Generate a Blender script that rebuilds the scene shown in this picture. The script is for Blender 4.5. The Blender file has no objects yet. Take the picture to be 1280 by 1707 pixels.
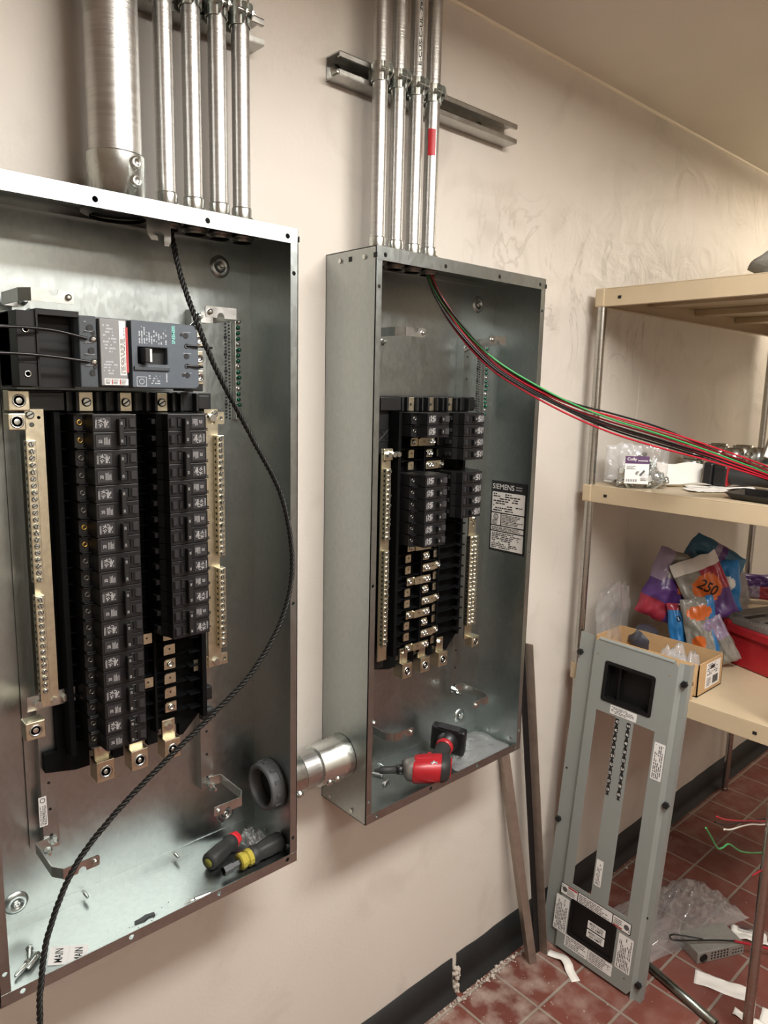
import bpy, bmesh, math, random
from mathutils import Vector as V3, Matrix as M4, noise
from mathutils.geometry import tessellate_polygon
SC = bpy.context.scene
COL = SC.collection
# ------------------------------------------------------------------ camera, light, exposure
cam = bpy.data.cameras.new('camera'); camo = bpy.data.objects.new('camera', cam); COL.objects.link(camo)
YAW, PITCH, ROLL = 0.7386, -0.1643, 0.0222
fw = V3((math.sin(YAW)*math.cos(PITCH), math.cos(YAW)*math.cos(PITCH), math.sin(PITCH)))
rt = fw.cross(V3((0, 0, 1))).normalized(); up = rt.cross(fw)
r2 = rt*math.cos(ROLL)+up*math.sin(ROLL); u2 = up*math.cos(ROLL)-rt*math.sin(ROLL)
camo.matrix_world = M4(((r2.x, u2.x, -fw.x, -0.8892), (r2.y, u2.y, -fw.y, -1.1582), (r2.z, u2.z, -fw.z, 1.6269), (0, 0, 0, 1)))
cam.sensor_fit = 'VERTICAL'; cam.sensor_height = 24.0; cam.lens = 24.0*1208.3/1707.0
cam.clip_start = 0.02
SC.camera = camo
world = bpy.data.worlds.new('world'); SC.world = world; world.use_nodes = True
world.node_tree.nodes['Background'].inputs[0].default_value = (0.9, 0.86, 0.8, 1)
world.node_tree.nodes['Background'].inputs[1].default_value = 0.02
def area(name, loc, sx, sy, watts, col):
    l = bpy.data.lights.new(name, 'AREA'); l.shape = 'RECTANGLE'; l.size = sx; l.size_y = sy
    l.energy = watts; l.color = col
    o = bpy.data.objects.new(name, l); o.location = loc; COL.objects.link(o); return o
LAMPS = [(0.1, -1.18, 44, (0.99, 0.985, 0.98)), (2.70, -0.55, 4, (1.0, 0.86, 0.64)), (-0.5, -2.5, 15, (0.99, 0.985, 0.98))]  # last entry is an added fill lamp behind the camera, evening out the light
for lx, ly, w, lc in LAMPS:
    area('ceiling_lamp_light', (lx, ly, 2.385), 1.15, 0.30, w, lc)
SC.view_settings.view_transform = 'Standard'; SC.view_settings.look = 'None'
SC.view_settings.gamma = 1.0; SC.view_settings.use_curve_mapping = False
SC.view_settings.exposure = 0.14
SC.cycles.max_bounces = 8; SC.cycles.transparent_max_bounces = 24
SC.cycles.caustics_reflective = False; SC.cycles.caustics_refractive = False
SC.cycles.use_denoising = True; SC.cycles.sample_clamp_indirect = 6.0
# ------------------------------------------------------------------ helpers
def lin(c):
    if isinstance(c, str):
        c = tuple(int(c[i:i+2], 16)/255 for i in (0, 2, 4))
    return tuple(x/12.92 if x <= 0.04045 else ((x+0.055)/1.055)**2.4 for x in c)
def mk(name, col, rough=0.5, metal=0.0, var=0.0, vs=20.0, rvar=0.0, bump=0.0, bs=200.0, spec=0.5, emit=0.0, kind='noise', stretch=(1, 1, 1), coat=0.0):
    m = bpy.data.materials.new(name); m.use_nodes = True
    nt = m.node_tree; b = nt.nodes['Principled BSDF']; c = lin(col)
    b.inputs['Base Color'].default_value = (*c, 1); b.inputs['Roughness'].default_value = rough
    b.inputs['Metallic'].default_value = metal; b.inputs['Specular IOR Level'].default_value = spec
    b.inputs['Coat Weight'].default_value = coat
    if emit:
        b.inputs['Emission Color'].default_value = (*c, 1); b.inputs['Emission Strength'].default_value = emit
    if var or rvar or bump:
        tc = nt.nodes.new('ShaderNodeTexCoord'); mp = nt.nodes.new('ShaderNodeMapping'); mp.inputs['Scale'].default_value = stretch
        nt.links.new(tc.outputs['Object'], mp.inputs[0])
        if kind == 'voronoi':
            t = nt.nodes.new('ShaderNodeTexVoronoi'); t.inputs['Scale'].default_value = vs
            sep = nt.nodes.new('ShaderNodeSeparateColor'); nt.links.new(t.outputs['Color'], sep.inputs[0]); f = sep.outputs[0]
        else:
            t = nt.nodes.new('ShaderNodeTexNoise'); t.inputs['Scale'].default_value = vs; t.inputs['Detail'].default_value = 5; f = t.outputs[0]
        nt.links.new(mp.outputs[0], t.inputs['Vector'])
        if var:
            mx = nt.nodes.new('ShaderNodeMix'); mx.data_type = 'RGBA'
            mx.inputs[6].default_value = (*[max(0, x*(1-var)) for x in c], 1); mx.inputs[7].default_value = (*[min(1, x*(1+var)) for x in c], 1)
            rp = nt.nodes.new('ShaderNodeMapRange'); rp.inputs[1].default_value = 0.3 if kind == 'noise' else 0.0; rp.inputs[2].default_value = 0.7 if kind == 'noise' else 1.0
            nt.links.new(f, rp.inputs[0]); nt.links.new(rp.outputs[0], mx.inputs[0]); nt.links.new(mx.outputs[2], b.inputs['Base Color'])
        if rvar:
            mr = nt.nodes.new('ShaderNodeMapRange'); mr.inputs[1].default_value = 0.25; mr.inputs[2].default_value = 0.75
            mr.inputs[3].default_value = rough-rvar; mr.inputs[4].default_value = rough+rvar
            nt.links.new(f, mr.inputs[0]); nt.links.new(mr.outputs[0], b.inputs['Roughness'])
        if bump:
            n2 = nt.nodes.new('ShaderNodeTexNoise'); n2.inputs['Scale'].default_value = bs; n2.inputs['Detail'].default_value = 4
            nt.links.new(mp.outputs[0], n2.inputs['Vector'])
            bp = nt.nodes.new('ShaderNodeBump'); bp.inputs['Strength'].default_value = bump; bp.inputs['Distance'].default_value = 0.002
            nt.links.new(n2.outputs[0], bp.inputs['Height']); nt.links.new(bp.outputs[0], b.inputs['Normal'])
    return m
def mk_clear(name, tint=(0.9, 0.9, 0.9), film=0.10, rough=0.12):
    m = bpy.data.materials.new(name); m.use_nodes = True; nt = m.node_tree
    nt.nodes.remove(nt.nodes['Principled BSDF']); out = nt.nodes['Material Output']
    tr = nt.nodes.new('ShaderNodeBsdfTransparent'); tr.inputs[0].default_value = (0.97, 0.97, 0.97, 1)
    gl = nt.nodes.new('ShaderNodeBsdfGlossy'); gl.inputs['Roughness'].default_value = rough; gl.inputs[0].default_value = (*tint, 1)
    df = nt.nodes.new('ShaderNodeBsdfDiffuse'); df.inputs[0].default_value = (*tint, 1)
    lw = nt.nodes.new('ShaderNodeLayerWeight'); lw.inputs[0].default_value = 0.35
    mr = nt.nodes.new('ShaderNodeMapRange'); mr.inputs[3].default_value = 0.05; mr.inputs[4].default_value = 0.55
    nt.links.new(lw.outputs['Facing'], mr.inputs[0])
    m1 = nt.nodes.new('ShaderNodeMixShader'); nt.links.new(mr.outputs[0], m1.inputs[0]); nt.links.new(tr.outputs[0], m1.inputs[1]); nt.links.new(gl.outputs[0], m1.inputs[2])
    m2 = nt.nodes.new('ShaderNodeMixShader'); m2.inputs[0].default_value = film
    nt.links.new(m1.outputs[0], m2.inputs[1]); nt.links.new(df.outputs[0], m2.inputs[2]); nt.links.new(m2.outputs[0], out.inputs[0])
    return m
WL = {}
class MB:
    """collects shapes in world coordinates; build() links them as one mesh object"""
    def __init__(s): s.v = []; s.f = []; s.sm = []; s.mi = []; s.cur = 0
    def add(s, vs, fs, smooth=False):
        o = len(s.v); s.v += [V3(p) for p in vs]
        for f in fs: s.f.append([o+i for i in f]); s.sm.append(smooth); s.mi.append(s.cur)
        return s
    def mat(s, i): s.cur = i; return s
    def box(s, a, b, M=None):
        x0, y0, z0 = a; x1, y1, z1 = b
        vs = [V3(p) for p in ((x0, y0, z0), (x1, y0, z0), (x1, y1, z0), (x0, y1, z0), (x0, y0, z1), (x1, y0, z1), (x1, y1, z1), (x0, y1, z1))]
        if M: vs = [M @ p for p in vs]
        return s.add(vs, [(3, 2, 1, 0), (4, 5, 6, 7), (0, 1, 5, 4), (1, 2, 6, 5), (2, 3, 7, 6), (3, 0, 4, 7)])
    def cyl(s, p0, p1, r0, r1=None, n=20, caps=True, smooth=True):
        return s.lathe([(r0, 0), (r0 if r1 is None else r1, 1)], p0, p1, n, caps, smooth, rel=True)
    def lathe(s, prof, p0, p1, n=20, caps=True, smooth=True, rel=False):
        p0 = V3(p0); p1 = V3(p1); ax = p1-p0; L = ax.length; ax.normalize()
        a = ax.orthogonal().normalized(); b = ax.cross(a); vs = []; fs = []
        for r, h in prof:
            c = p0+ax*(h*L if rel else h)
            for i in range(n):
                t = 2*math.pi*i/n; vs.append(c+a*(r*math.cos(t))+b*(r*math.sin(t)))
        for k in range(len(prof)-1):
            for i in range(n):
                j = (i+1) % n; fs.append((k*n+i, k*n+j, (k+1)*n+j, (k+1)*n+i))
        s.add(vs, fs, smooth)
        if caps:
            m = len(prof)-1
            s.add(vs[:n], [tuple(range(n-1, -1, -1))]); s.add(vs[m*n:], [tuple(range(n))])
        return s
    def tube(s, path, r, n=8, caps=True, rf=None):
        P = [V3(p) for p in path]; vs = []; fs = []; nrm = None
        for i, p in enumerate(P):
            t = (P[min(i+1, len(P)-1)]-P[max(i-1, 0)]).normalized()
            nrm = t.orthogonal().normalized() if nrm is None else (nrm-t*nrm.dot(t)).normalized()
            b = t.cross(nrm); rr = r if rf is None else rf(i/(len(P)-1))
            for k in range(n):
                a = 2*math.pi*k/n; vs.append(p+nrm*(rr*math.cos(a))+b*(rr*math.sin(a)))
        for i in range(len(P)-1):
            for k in range(n):
                j = (k+1) % n; fs.append((i*n+k, i*n+j, (i+1)*n+j, (i+1)*n+k))
        s.add(vs, fs, True)
        if caps: s.add(vs[:n], [tuple(range(n-1, -1, -1))]); s.add(vs[-n:], [tuple(range(n))])
        return s
    def prism(s, outer, holes, O, U, W, N, d):
        """flat outline (u,w) with holes, thickened by d along N"""
        O, U, W, N = V3(O), V3(U), V3(W), V3(N); loops = [outer]+list(holes)
        flat = [p for l in loops for p in l]; T = tessellate_polygon([[V3((p[0], p[1], 0)) for p in l] for l in loops]); n = len(flat)
        A = [O+U*p[0]+W*p[1] for p in flat]; B = [p+N*d for p in A]
        rh = U.cross(W).dot(N) > 0
        fr = []; 
        for t in T:
            a, b, c = (flat[i] for i in t); ccw = (b[0]-a[0])*(c[1]-a[1])-(b[1]-a[1])*(c[0]-a[0]) > 0
            t = tuple(t) if ccw == rh else tuple(reversed(t))
            fr.append(tuple(n+i for i in t)); fr.append(tuple(reversed(t)))
        k = 0
        for li, l in enumerate(loops):
            ar = sum(l[i][0]*l[(i+1) % len(l)][1]-l[(i+1) % len(l)][0]*l[i][1] for i in range(len(l)))
            flip = ((ar > 0) != (li == 0)) != (not rh)
            for i in range(len(l)):
                j = (i+1) % len(l); q = (k+i, k+j, n+k+j, n+k+i); fr.append(tuple(reversed(q)) if flip else q)
            k += len(l)
        return s.add(A+B, fr)
    def dashes(s, O, U, W, w, h, rows, seed=0, fill=0.8, lh=0.5, dens=1.0):
        """rows of short printed strokes on the plane O,U,W"""
        R = random.Random(seed); O, U, W = V3(O), V3(U), V3(W); N = U.cross(W).normalized()*0.00025
        for i in range(rows):
            y1 = h-(i+0.25)*h/rows; y0 = y1-lh*h/rows; x = 0.0; end = w*R.uniform(fill*0.8, 1.0)
            while x < end:
                l = min(R.uniform(0.03, 0.16)*w, end-x)
                if R.random() < dens:
                    s.add([O+U*x+W*y0+N, O+U*(x+l)+W*y0+N, O+U*(x+l)+W*y1+N, O+U*x+W*y1+N], [(0, 1, 2, 3)])
                x += l+w*0.022
        return s
    def build(s, name, mats, parent=None, bevel=0.0, seg=2):
        me = bpy.data.meshes.new(name)
        off = WL.get(parent.name, V3()) if parent else V3()
        me.from_pydata([p-off for p in s.v], [], s.f)
        if not isinstance(mats, (list, tuple)): mats = [mats]
        for m in mats: me.materials.append(m)
        me.polygons.foreach_set('use_smooth', s.sm); me.polygons.foreach_set('material_index', s.mi); me.update()
        o = bpy.data.objects.new(name, me); COL.objects.link(o)
        if parent: o.parent = parent
        WL[o.name] = off
        if bevel:
            bv = o.modifiers.new('bevel', 'BEVEL'); bv.width = bevel; bv.segments = seg; bv.limit_method = 'ANGLE'; bv.angle_limit = 0.6
            bv.use_clamp_overlap = True
        return o
def tag(o, label, cat=None, group=None):
    o['label'] = label
    if cat: o['category'] = cat
    if group: o['group'] = group
    return o
def thing(name, loc, label, cat, group=None):
    o = bpy.data.objects.new(name, None); o.location = loc; o.empty_display_size = 0.02; COL.objects.link(o)
    WL[o.name] = V3(loc); return tag(o, label, cat, group)
def struct(o): o['kind'] = 'structure'; return o
KIDS = {}
def kids_of(o):
    return [c for c in COL.objects if c.parent == o]
def dup(root, loc, rot, label, group=None):
    r = root.copy(); COL.objects.link(r); r.location = loc; r.rotation_euler = rot; r['label'] = label
    if group: r['group'] = group
    for c in kids_of(root):
        k = c.copy(); COL.objects.link(k); k.parent = r
        for g in kids_of(c):
            q = g.copy(); COL.objects.link(q); q.parent = k
    return r
_TX = {}
def text_geo(t):
    if t not in _TX:
        cu = bpy.data.curves.new('lettering', 'FONT'); cu.body = t; cu.size = 1.0; cu.resolution_u = 3; cu.align_x = 'LEFT'; cu.offset = 0.012
        o = bpy.data.objects.new('lettering', cu); COL.objects.link(o)
        dg = bpy.context.evaluated_depsgraph_get(); me = o.evaluated_get(dg).to_mesh()
        vs = [v.co.copy() for v in me.vertices]; fs = [tuple(p.vertices) for p in me.polygons]
        bpy.data.objects.remove(o); bpy.data.curves.remove(cu)
        x0 = min(v.x for v in vs); x1 = max(v.x for v in vs); y0 = min(v.y for v in vs); y1 = max(v.y for v in vs)
        _TX[t] = ([((v.x-x0)/(x1-x0), (v.y-y0)/(y1-y0)) for v in vs], fs)
    return _TX[t]
def text(mb, t, O, U, W, w, h):
    """lettering filling the w x h cell at O"""
    vs, fs = text_geo(t); O, U, W = V3(O), V3(U), V3(W); N = U.cross(W).normalized()*0.0003
    return mb.add([O+U*(x*w)+W*(y*h)+N for x, y in vs], fs)
def circ(cx, cy, r, n=16): return [(cx+r*math.cos(2*math.pi*i/n), cy+r*math.sin(2*math.pi*i/n)) for i in range(n)]
def rrect(x0, y0, x1, y1, r, n=4):
    out = []
    for cx, cy, a in ((x1-r, y0+r, -90), (x1-r, y1-r, 0), (x0+r, y1-r, 90), (x0+r, y0+r, 180)):
        for i in range(n+1):
            t = math.radians(a+90*i/n); out.append((cx+r*math.cos(t), cy+r*math.sin(t)))
    return out
def spline(pts, per=10):
    P = [V3(p) for p in pts]; P = [P[0]*2-P[1]]+P+[P[-1]*2-P[-2]]; out = []
    for i in range(1, len(P)-2):
        a, b, c, d = P[i-1:i+3]
        for k in range(per):
            t = k/per; out.append(0.5*((2*b)+(c-a)*t+(2*a-5*b+4*c-d)*t*t+(3*b-a-3*c+d)*t*t*t))
    out.append(P[-2]); return out
X, Y, Z = V3((1, 0, 0)), V3((0, 1, 0)), V3((0, 0, 1))
ORD = ['first', 'second', 'third', 'fourth', 'fifth', 'sixth', 'seventh', 'eighth', 'ninth', 'tenth', 'eleventh', 'twelfth']
def hexhead(mb, p, ax, r, h, n=6): return mb.cyl(p, V3(p)+V3(ax)*h, r, n=n, smooth=False)
# ------------------------------------------------------------------ materials
GALV = mk('galvanized_sheet', 'a8aeac', 0.34, 1.0, 0.045, 170, 0.018, kind='voronoi', stretch=(1, 1, .6))
GALV2 = mk('galvanized_strut', 'b8b8b4', 0.34, 1.0, 0.10, 60, 0.06)
EMT = mk('steel_conduit', 'c0c0be', 0.36, 1.0, 0.10, 40, 0.05, bump=0.16, bs=60, stretch=(0.4, 0.4, 7))
ZINC = mk('zinc_plated', 'c8ccc8', 0.27, 1.0, 0.06, 30, 0.05)
TIN = mk('tinned_aluminium', 'd0c8b0', 0.36, 1.0, 0.08, 120, 0.06)
BRASS = mk('brass_screw', 'b8964e', 0.3, 1.0)
DKZINC = mk('dark_zinc', '74746f', 0.35, 1.0)
SHROUD = mk('shroud_plastic', '0e0d0e', 0.5, spec=0.3)
GREENSCREW = mk('green_screw', '2f6a55', 0.3, 0.8)
BLACK = mk('black_plastic', '131314', 0.42)
BLACKM = mk('black_moulding', '060607', 0.7, spec=0.12)
BREAK = mk('breaker_plastic', '171617', 0.38, spec=0.35, var=0.1, vs=40)
BREAK2 = mk('breaker_tab', '272628', 0.45)
SLOT = mk('black_recess', '0b0b0b', 0.6)
PRINT = mk('grey_print', '9c9a98', 0.6)
INK = mk('black_ink', '141414', 0.6)
REDINK = mk('red_ink', 'a03434', 0.6)
WHITE = mk('white_label', 'dcdad6', 0.5)
MCCB = mk('slate_plastic', '4d545c', 0.45, var=0.05, vs=60)
MCCBD = mk('dark_slate_plastic', '3c4247', 0.45)
TRIP = mk('trip_unit_grey', '7c7c7c', 0.5)
PALE = mk('pale_print', 'a8adb2', 0.6)
TEAL = mk('teal_print', '7fd0c4', 0.5)
PAINTG = mk('grey_enamel', '858985', 0.38, var=0.03, vs=8)
BEIGE = mk('beige_enamel', 'b7a588', 0.38, var=0.05, vs=10)
CHROME = mk('chrome_post', 'b4b2ac', 0.2, 1.0)
RUBBER = mk('rubber_grip', '262625', 0.6)
RED = mk('red_plastic', 'a01e26', 0.38, var=0.1, vs=60)
REDP = mk('red_tip', 'd8323a', 0.4)
YEL = mk('yellow_translucent', 'a89a40', 0.22)
OLIVE = mk('olive_cap', '7c7b38', 0.35)
WRED = mk('red_insulation', 'a21c2c', 0.32); WBLK = mk('black_insulation', '111111', 0.3); WGRN = mk('green_insulation', '3a8c50', 0.32)
WWHT = mk('white_insulation', 'd8d4c8', 0.4)
ROPE = mk('black_rope', '161614', 0.55, spec=0.35)
CARD = mk('cardboard', 'b4936a', 0.8, var=0.06, vs=30)
PAPER = mk('white_paper', 'e6e2da', 0.75, var=0.03, vs=20)
CLEAR = mk_clear('clear_film', film=0.10)
CLEAR2 = mk_clear('hazy_film', film=0.22)
STEEL = mk('bare_steel', '9c9085', 0.45, 0.75, 0.12, 40, 0.06)
DSTEEL = mk('dark_steel', '6c6862', 0.45, 0.8, 0.1, 40)
# ------------------------------------------------------------------ room
def wall_mat(name, base, dark, rough=0.45):
    m = mk(name, base, rough); nt = m.node_tree; b = nt.nodes['Principled BSDF']
    tc = nt.nodes.new('ShaderNodeTexCoord')
    def nz(sc, det, st=(1, 1, 1), dist=0.0):
        mp = nt.nodes.new('ShaderNodeMapping'); mp.inputs['Scale'].default_value = st; nt.links.new(tc.outputs['Object'], mp.inputs[0])
        n = nt.nodes.new('ShaderNodeTexNoise'); n.inputs['Scale'].default_value = sc; n.inputs['Detail'].default_value = det; n.inputs['Distortion'].default_value = dist
        nt.links.new(mp.outputs[0], n.inputs['Vector']); return n.outputs[0]
    def ramp(f, a, c, lo=0.0, hi=1.0):
        r = nt.nodes.new('ShaderNodeMapRange'); r.inputs[1].default_value = a; r.inputs[2].default_value = c; r.inputs[3].default_value = lo; r.inputs[4].default_value = hi
        nt.links.new(f, r.inputs[0]); return r.outputs[0]
    def mix(f, A, B):
        x = nt.nodes.new('ShaderNodeMix'); x.data_type = 'RGBA'; nt.links.new(f, x.inputs[0])
        for s, v in ((6, A), (7, B)):
            if hasattr(v, 'links'): nt.links.new(v, x.inputs[s])
            else: x.inputs[s].default_value = (*lin(v), 1)
        return x.outputs[2]
    c = mix(ramp(nz(2.2, 4, (1, 1, 1.4), 0.6), 0.35, 0.75, 0, 0.30), base, dark)
    c2 = mix(ramp(nz(6, 7, (1.0, 1, 1.0), 0.8), 0.56, 0.76, 0, 0.22), c, '8a7f70')
    c3 = mix(ramp(nz(60, 2, (1, 1, 3)), 0.76, 0.80, 0, 0.3), c2, '6a5f55')
    sm = nt.nodes.new('ShaderNodeSeparateXYZ'); nt.links.new(tc.outputs['Object'], sm.inputs[0])
    def mul(A, B):
        q = nt.nodes.new('ShaderNodeMath'); q.operation = 'MULTIPLY'; nt.links.new(A, q.inputs[0]); nt.links.new(B, q.inputs[1]); return q.outputs[0]
    def mth(op, A, v):
        q = nt.nodes.new('ShaderNodeMath'); q.operation = op; nt.links.new(A, q.inputs[0]); q.inputs[1].default_value = v; return q.outputs[0]
    # trowel streaks left where a patch was skimmed above the right panel
    patch = mul(mul(ramp(sm.outputs[0], .34, .55), ramp(sm.outputs[0], 1.5, 1.1)), mul(ramp(sm.outputs[2], 1.62, 1.78), ramp(sm.outputs[2], 2.14, 2.02)))
    line = ramp(mth('ABSOLUTE', mth('SUBTRACT', nz(4.5, 5, (1.3, 1, .9), 1.3), .5), 0), .0, .022, .34, 0.0)
    smear = ramp(nz(11, 6, (1, 1, .8), .6), .5, .72, 0, .30)
    c4 = mix(mul(line, patch), c3, '7f7466'); c5 = mix(mul(smear, patch), c4, '9a8f80')
    nt.links.new(c5, b.inputs['Base Color'])
    # old plaster trowelled over: relief, stronger to the upper right of the panels
    h = nt.nodes.new('ShaderNodeMath'); h.operation = 'MULTIPLY'
    sx = nt.nodes.new('ShaderNodeSeparateXYZ'); nt.links.new(tc.outputs['Object'], sx.inputs[0])
    mz = nt.nodes.new('ShaderNodeMath'); mz.operation = 'MULTIPLY'; nt.links.new(ramp(sx.outputs[0], 0.15, 0.6, 0.12, 1.0), mz.inputs[0])
    nt.links.new(ramp(sx.outputs[2], 1.35, 1.75, 0.10, 1.0), mz.inputs[1])
    mx = mz.outputs[0]
    nt.links.new(nz(7, 5, (1.0, 1, 1.0), 1.2), h.inputs[0]); nt.links.new(mx, h.inputs[1])
    bp = nt.nodes.new('ShaderNodeBump'); bp.inputs['Strength'].default_value = 0.55; bp.inputs['Distance'].default_value = 0.014
    nt.links.new(h.outputs[0], bp.inputs['Height'])
    b2 = nt.nodes.new('ShaderNodeBump'); b2.inputs['Strength'].default_value = 0.12; b2.inputs['Distance'].default_value = 0.003
    nt.links.new(nz(140, 3), b2.inputs['Height']); nt.links.new(bp.outputs[0], b2.inputs['Normal']); nt.links.new(b2.outputs[0], b.inputs['Normal'])
    return m
def floor_mat():
    m = mk('quarry_tile', '8a4a3c', 0.55, spec=0.3); nt = m.node_tree; b = nt.nodes['Principled BSDF']
    tc = nt.nodes.new('ShaderNodeTexCoord'); mp = nt.nodes.new('ShaderNodeMapping'); nt.links.new(tc.outputs['Object'], mp.inputs[0])
    mp.inputs['Location'].default_value = (-0.5915+0.1535*8, 0.194+0.1535*40, 0)
    br = nt.nodes.new('ShaderNodeTexBrick'); br.offset = 0.0; br.squash = 1.0
    br.inputs['Scale'].default_value = 1.0; br.inputs['Brick Width'].default_value = 0.1535; br.inputs['Row Height'].default_value = 0.1535
    br.inputs['Mortar Size'].default_value = 0.0045; br.inputs['Mortar Smooth'].default_value = 0.3; br.inputs['Bias'].default_value = 0.0
    br.inputs['Color1'].default_value = (*lin('77443a'), 1); br.inputs['Color2'].default_value = (*lin('683a31'), 1); br.inputs['Mortar'].default_value = (*lin('8a7e72'), 1)
    nt.links.new(mp.outputs[0], br.inputs['Vector'])
    def nz(sc, det):
        n = nt.nodes.new('ShaderNodeTexNoise'); n.inputs['Scale'].default_value = sc; n.inputs['Detail'].default_value = det; nt.links.new(tc.outputs['Object'], n.inputs['Vector']); return n.outputs[0]
    def ramp(f, a, c, lo, hi):
        r = nt.nodes.new('ShaderNodeMapRange'); r.inputs[1].default_value = a; r.inputs[2].default_value = c; r.inputs[3].default_value = lo; r.inputs[4].default_value = hi; nt.links.new(f, r.inputs[0]); return r.outputs[0]
    def mix(f, A, B):
        x = nt.nodes.new('ShaderNodeMix'); x.data_type = 'RGBA'; nt.links.new(f, x.inputs[0]); nt.links.new(A, x.inputs[6]); x.inputs[7].default_value = (*lin(B), 1); return x.outputs[2]
    # plaster dust lies thickest along the wall below the panels
    sx = nt.nodes.new('ShaderNodeSeparateXYZ'); nt.links.new(tc.outputs['Object'], sx.inputs[0])
    near = nt.nodes.new('ShaderNodeMath'); near.operation = 'MULTIPLY'
    nt.links.new(ramp(sx.outputs[0], 0.55, 1.0, 1.0, 0.25), near.inputs[0]); nt.links.new(ramp(sx.outputs[1], -0.40, -0.05, 0.35, 1.0), near.inputs[1])
    d = nt.nodes.new('ShaderNodeMath'); d.operation = 'MULTIPLY'; nt.links.new(ramp(nz(17, 8), 0.42, 0.72, 0.0, 0.75), d.inputs[0]); nt.links.new(near.outputs[0], d.inputs[1])
    c = mix(ramp(nz(5, 4), 0.4, 0.7, 0, 0.35), br.outputs['Color'], '50302a')
    c = mix(d.outputs[0], c, 'b8aa9c')
    sp = nt.nodes.new('ShaderNodeMath'); sp.operation = 'MULTIPLY'; nt.links.new(ramp(nz(150, 2), 0.70, 0.74, 0, 0.7), sp.inputs[0]); nt.links.new(near.outputs[0], sp.inputs[1])
    c = mix(sp.outputs[0], c, 'd0c8bc')
    nt.links.new(c, b.inputs['Base Color'])
    bp = nt.nodes.new('ShaderNodeBump'); bp.inputs['Strength'].default_value = 0.6; bp.inputs['Distance'].default_value = 0.003; bp.invert = True
    nt.links.new(br.outputs['Fac'], bp.inputs['Height']); nt.links.new(bp.outputs[0], b.inputs['Normal'])
    return m
WALL = wall_mat('painted_wall', 'cdc6bc', 'b9afa3')
CEIL = mk('ceiling_paint', 'd8d3c8', 0.6, var=0.04, vs=3)
FLOOR = floor_mat()
BASEB = mk('black_cove_base', '121212', 0.55, var=0.25, vs=14)
DUST = mk('plaster_rubble', 'b8aea2', 0.9, var=0.15, vs=60)
X0, X1, YF, HC = -2.4, 3.1, -3.2, 2.44
struct(MB().box((X0-.1, 0, 0), (X1+.1, .1, HC)).build('wall_back', WALL))
struct(MB().box((X0-.1, YF, 0), (X0, 0, HC)).build('wall_left', WALL))
struct(MB().box((X1, YF, 0), (X1+.1, 0, HC)).build('wall_right', WALL))
struct(MB().box((X0-.1, YF-.1, 0), (X1+.1, YF, HC)).build('wall_front', WALL))
struct(MB().box((X0-.1, YF-.1, -.08), (X1+.1, .1, 0)).build('floor', FLOOR))
struct(MB().box((X0-.1, YF-.1, HC), (X1+.1, .1, HC+.08)).build('ceiling', CEIL))
CAULK = mk('caulk_bead', 'ddd4c2', .45)
struct(MB().prism([(0, 0), (-.006, 0), (-.005, -.003), (-.003, -.005), (0, -.006)], [], (X0, 0, HC), Y, Z, X, X1-X0).build('trim_1', CAULK))
struct(MB().prism([(0, 0), (.012, 0), (.009, -.0016), (.003, -.0016)], [], (1.216, 0, .11), X, Y, Z, 1.75).build('trim_2', WALL))
# black rubber cove base with a broken joint, rubble showing in the gap
def cove(mb, x0, x1, top, seed):
    R = random.Random(seed); n = max(6, int((x1-x0)/0.04)); pr = [(-.004, 1), (-.005, .3), (-.012, .12), (-.026, .03), (-.028, 0)]
    vs = []; fs = []
    for i in range(n+1):
        x = x0+(x1-x0)*i/n; t = top*(1+R.uniform(-.02, .02))
        for y, h in [(0, 1)]+pr: vs.append((x, y, t*h))
    m = len(pr)+1
    for i in range(n):
        for k in range(m-1): fs.append((i*m+k, i*m+k+1, (i+1)*m+k+1, (i+1)*m+k))
    mb.add(vs, fs, True)
b = MB(); cove(b, X0, 0.452, .104, 1); cove(b, 0.470, X1, .104, 2)
bb = struct(b.build('baseboard_back', BASEB))
R = random.Random(4); b = MB()
for i in range(34):
    c = V3((0.461+R.uniform(-.008, .008), -.006-R.random()*.012, R.random()*.075)); r = R.uniform(.003, .008)
    b.lathe([(r*.2, -r), (r, -.3*r), (r*.9, .4*r), (r*.2, r)], c, c+V3((R.uniform(-1, 1), R.uniform(-1, 1), 1)), n=6, smooth=False)
b.build('plaster_crumbs', DUST, bb)
R = random.Random(5); b = MB()
for i in range(420):
    x = R.choice([R.uniform(.2, .8), R.gauss(.46, .05), R.gauss(.60, .05), R.uniform(.6, 1.6)]); y = -.03-abs(R.gauss(0, .012)) if R.random() < .75 else R.uniform(-.5, -.04); r = R.uniform(.001, .0032)*(1 if y > -.06 else .8)
    if R.random() < .05 and y > -.07: r *= 2.4
    b.lathe([(r*.3, 0), (r, r*.5), (r*.5, r*1.1)], (x, y, 0), (x+.3*r, y, 1), n=5, smooth=False)
o = b.build('plaster_debris', DUST); tag(o, 'crumbs of pale plaster dust scattered on the tiles along the black baseboard', 'debris'); o['kind'] = 'stuff'
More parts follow.
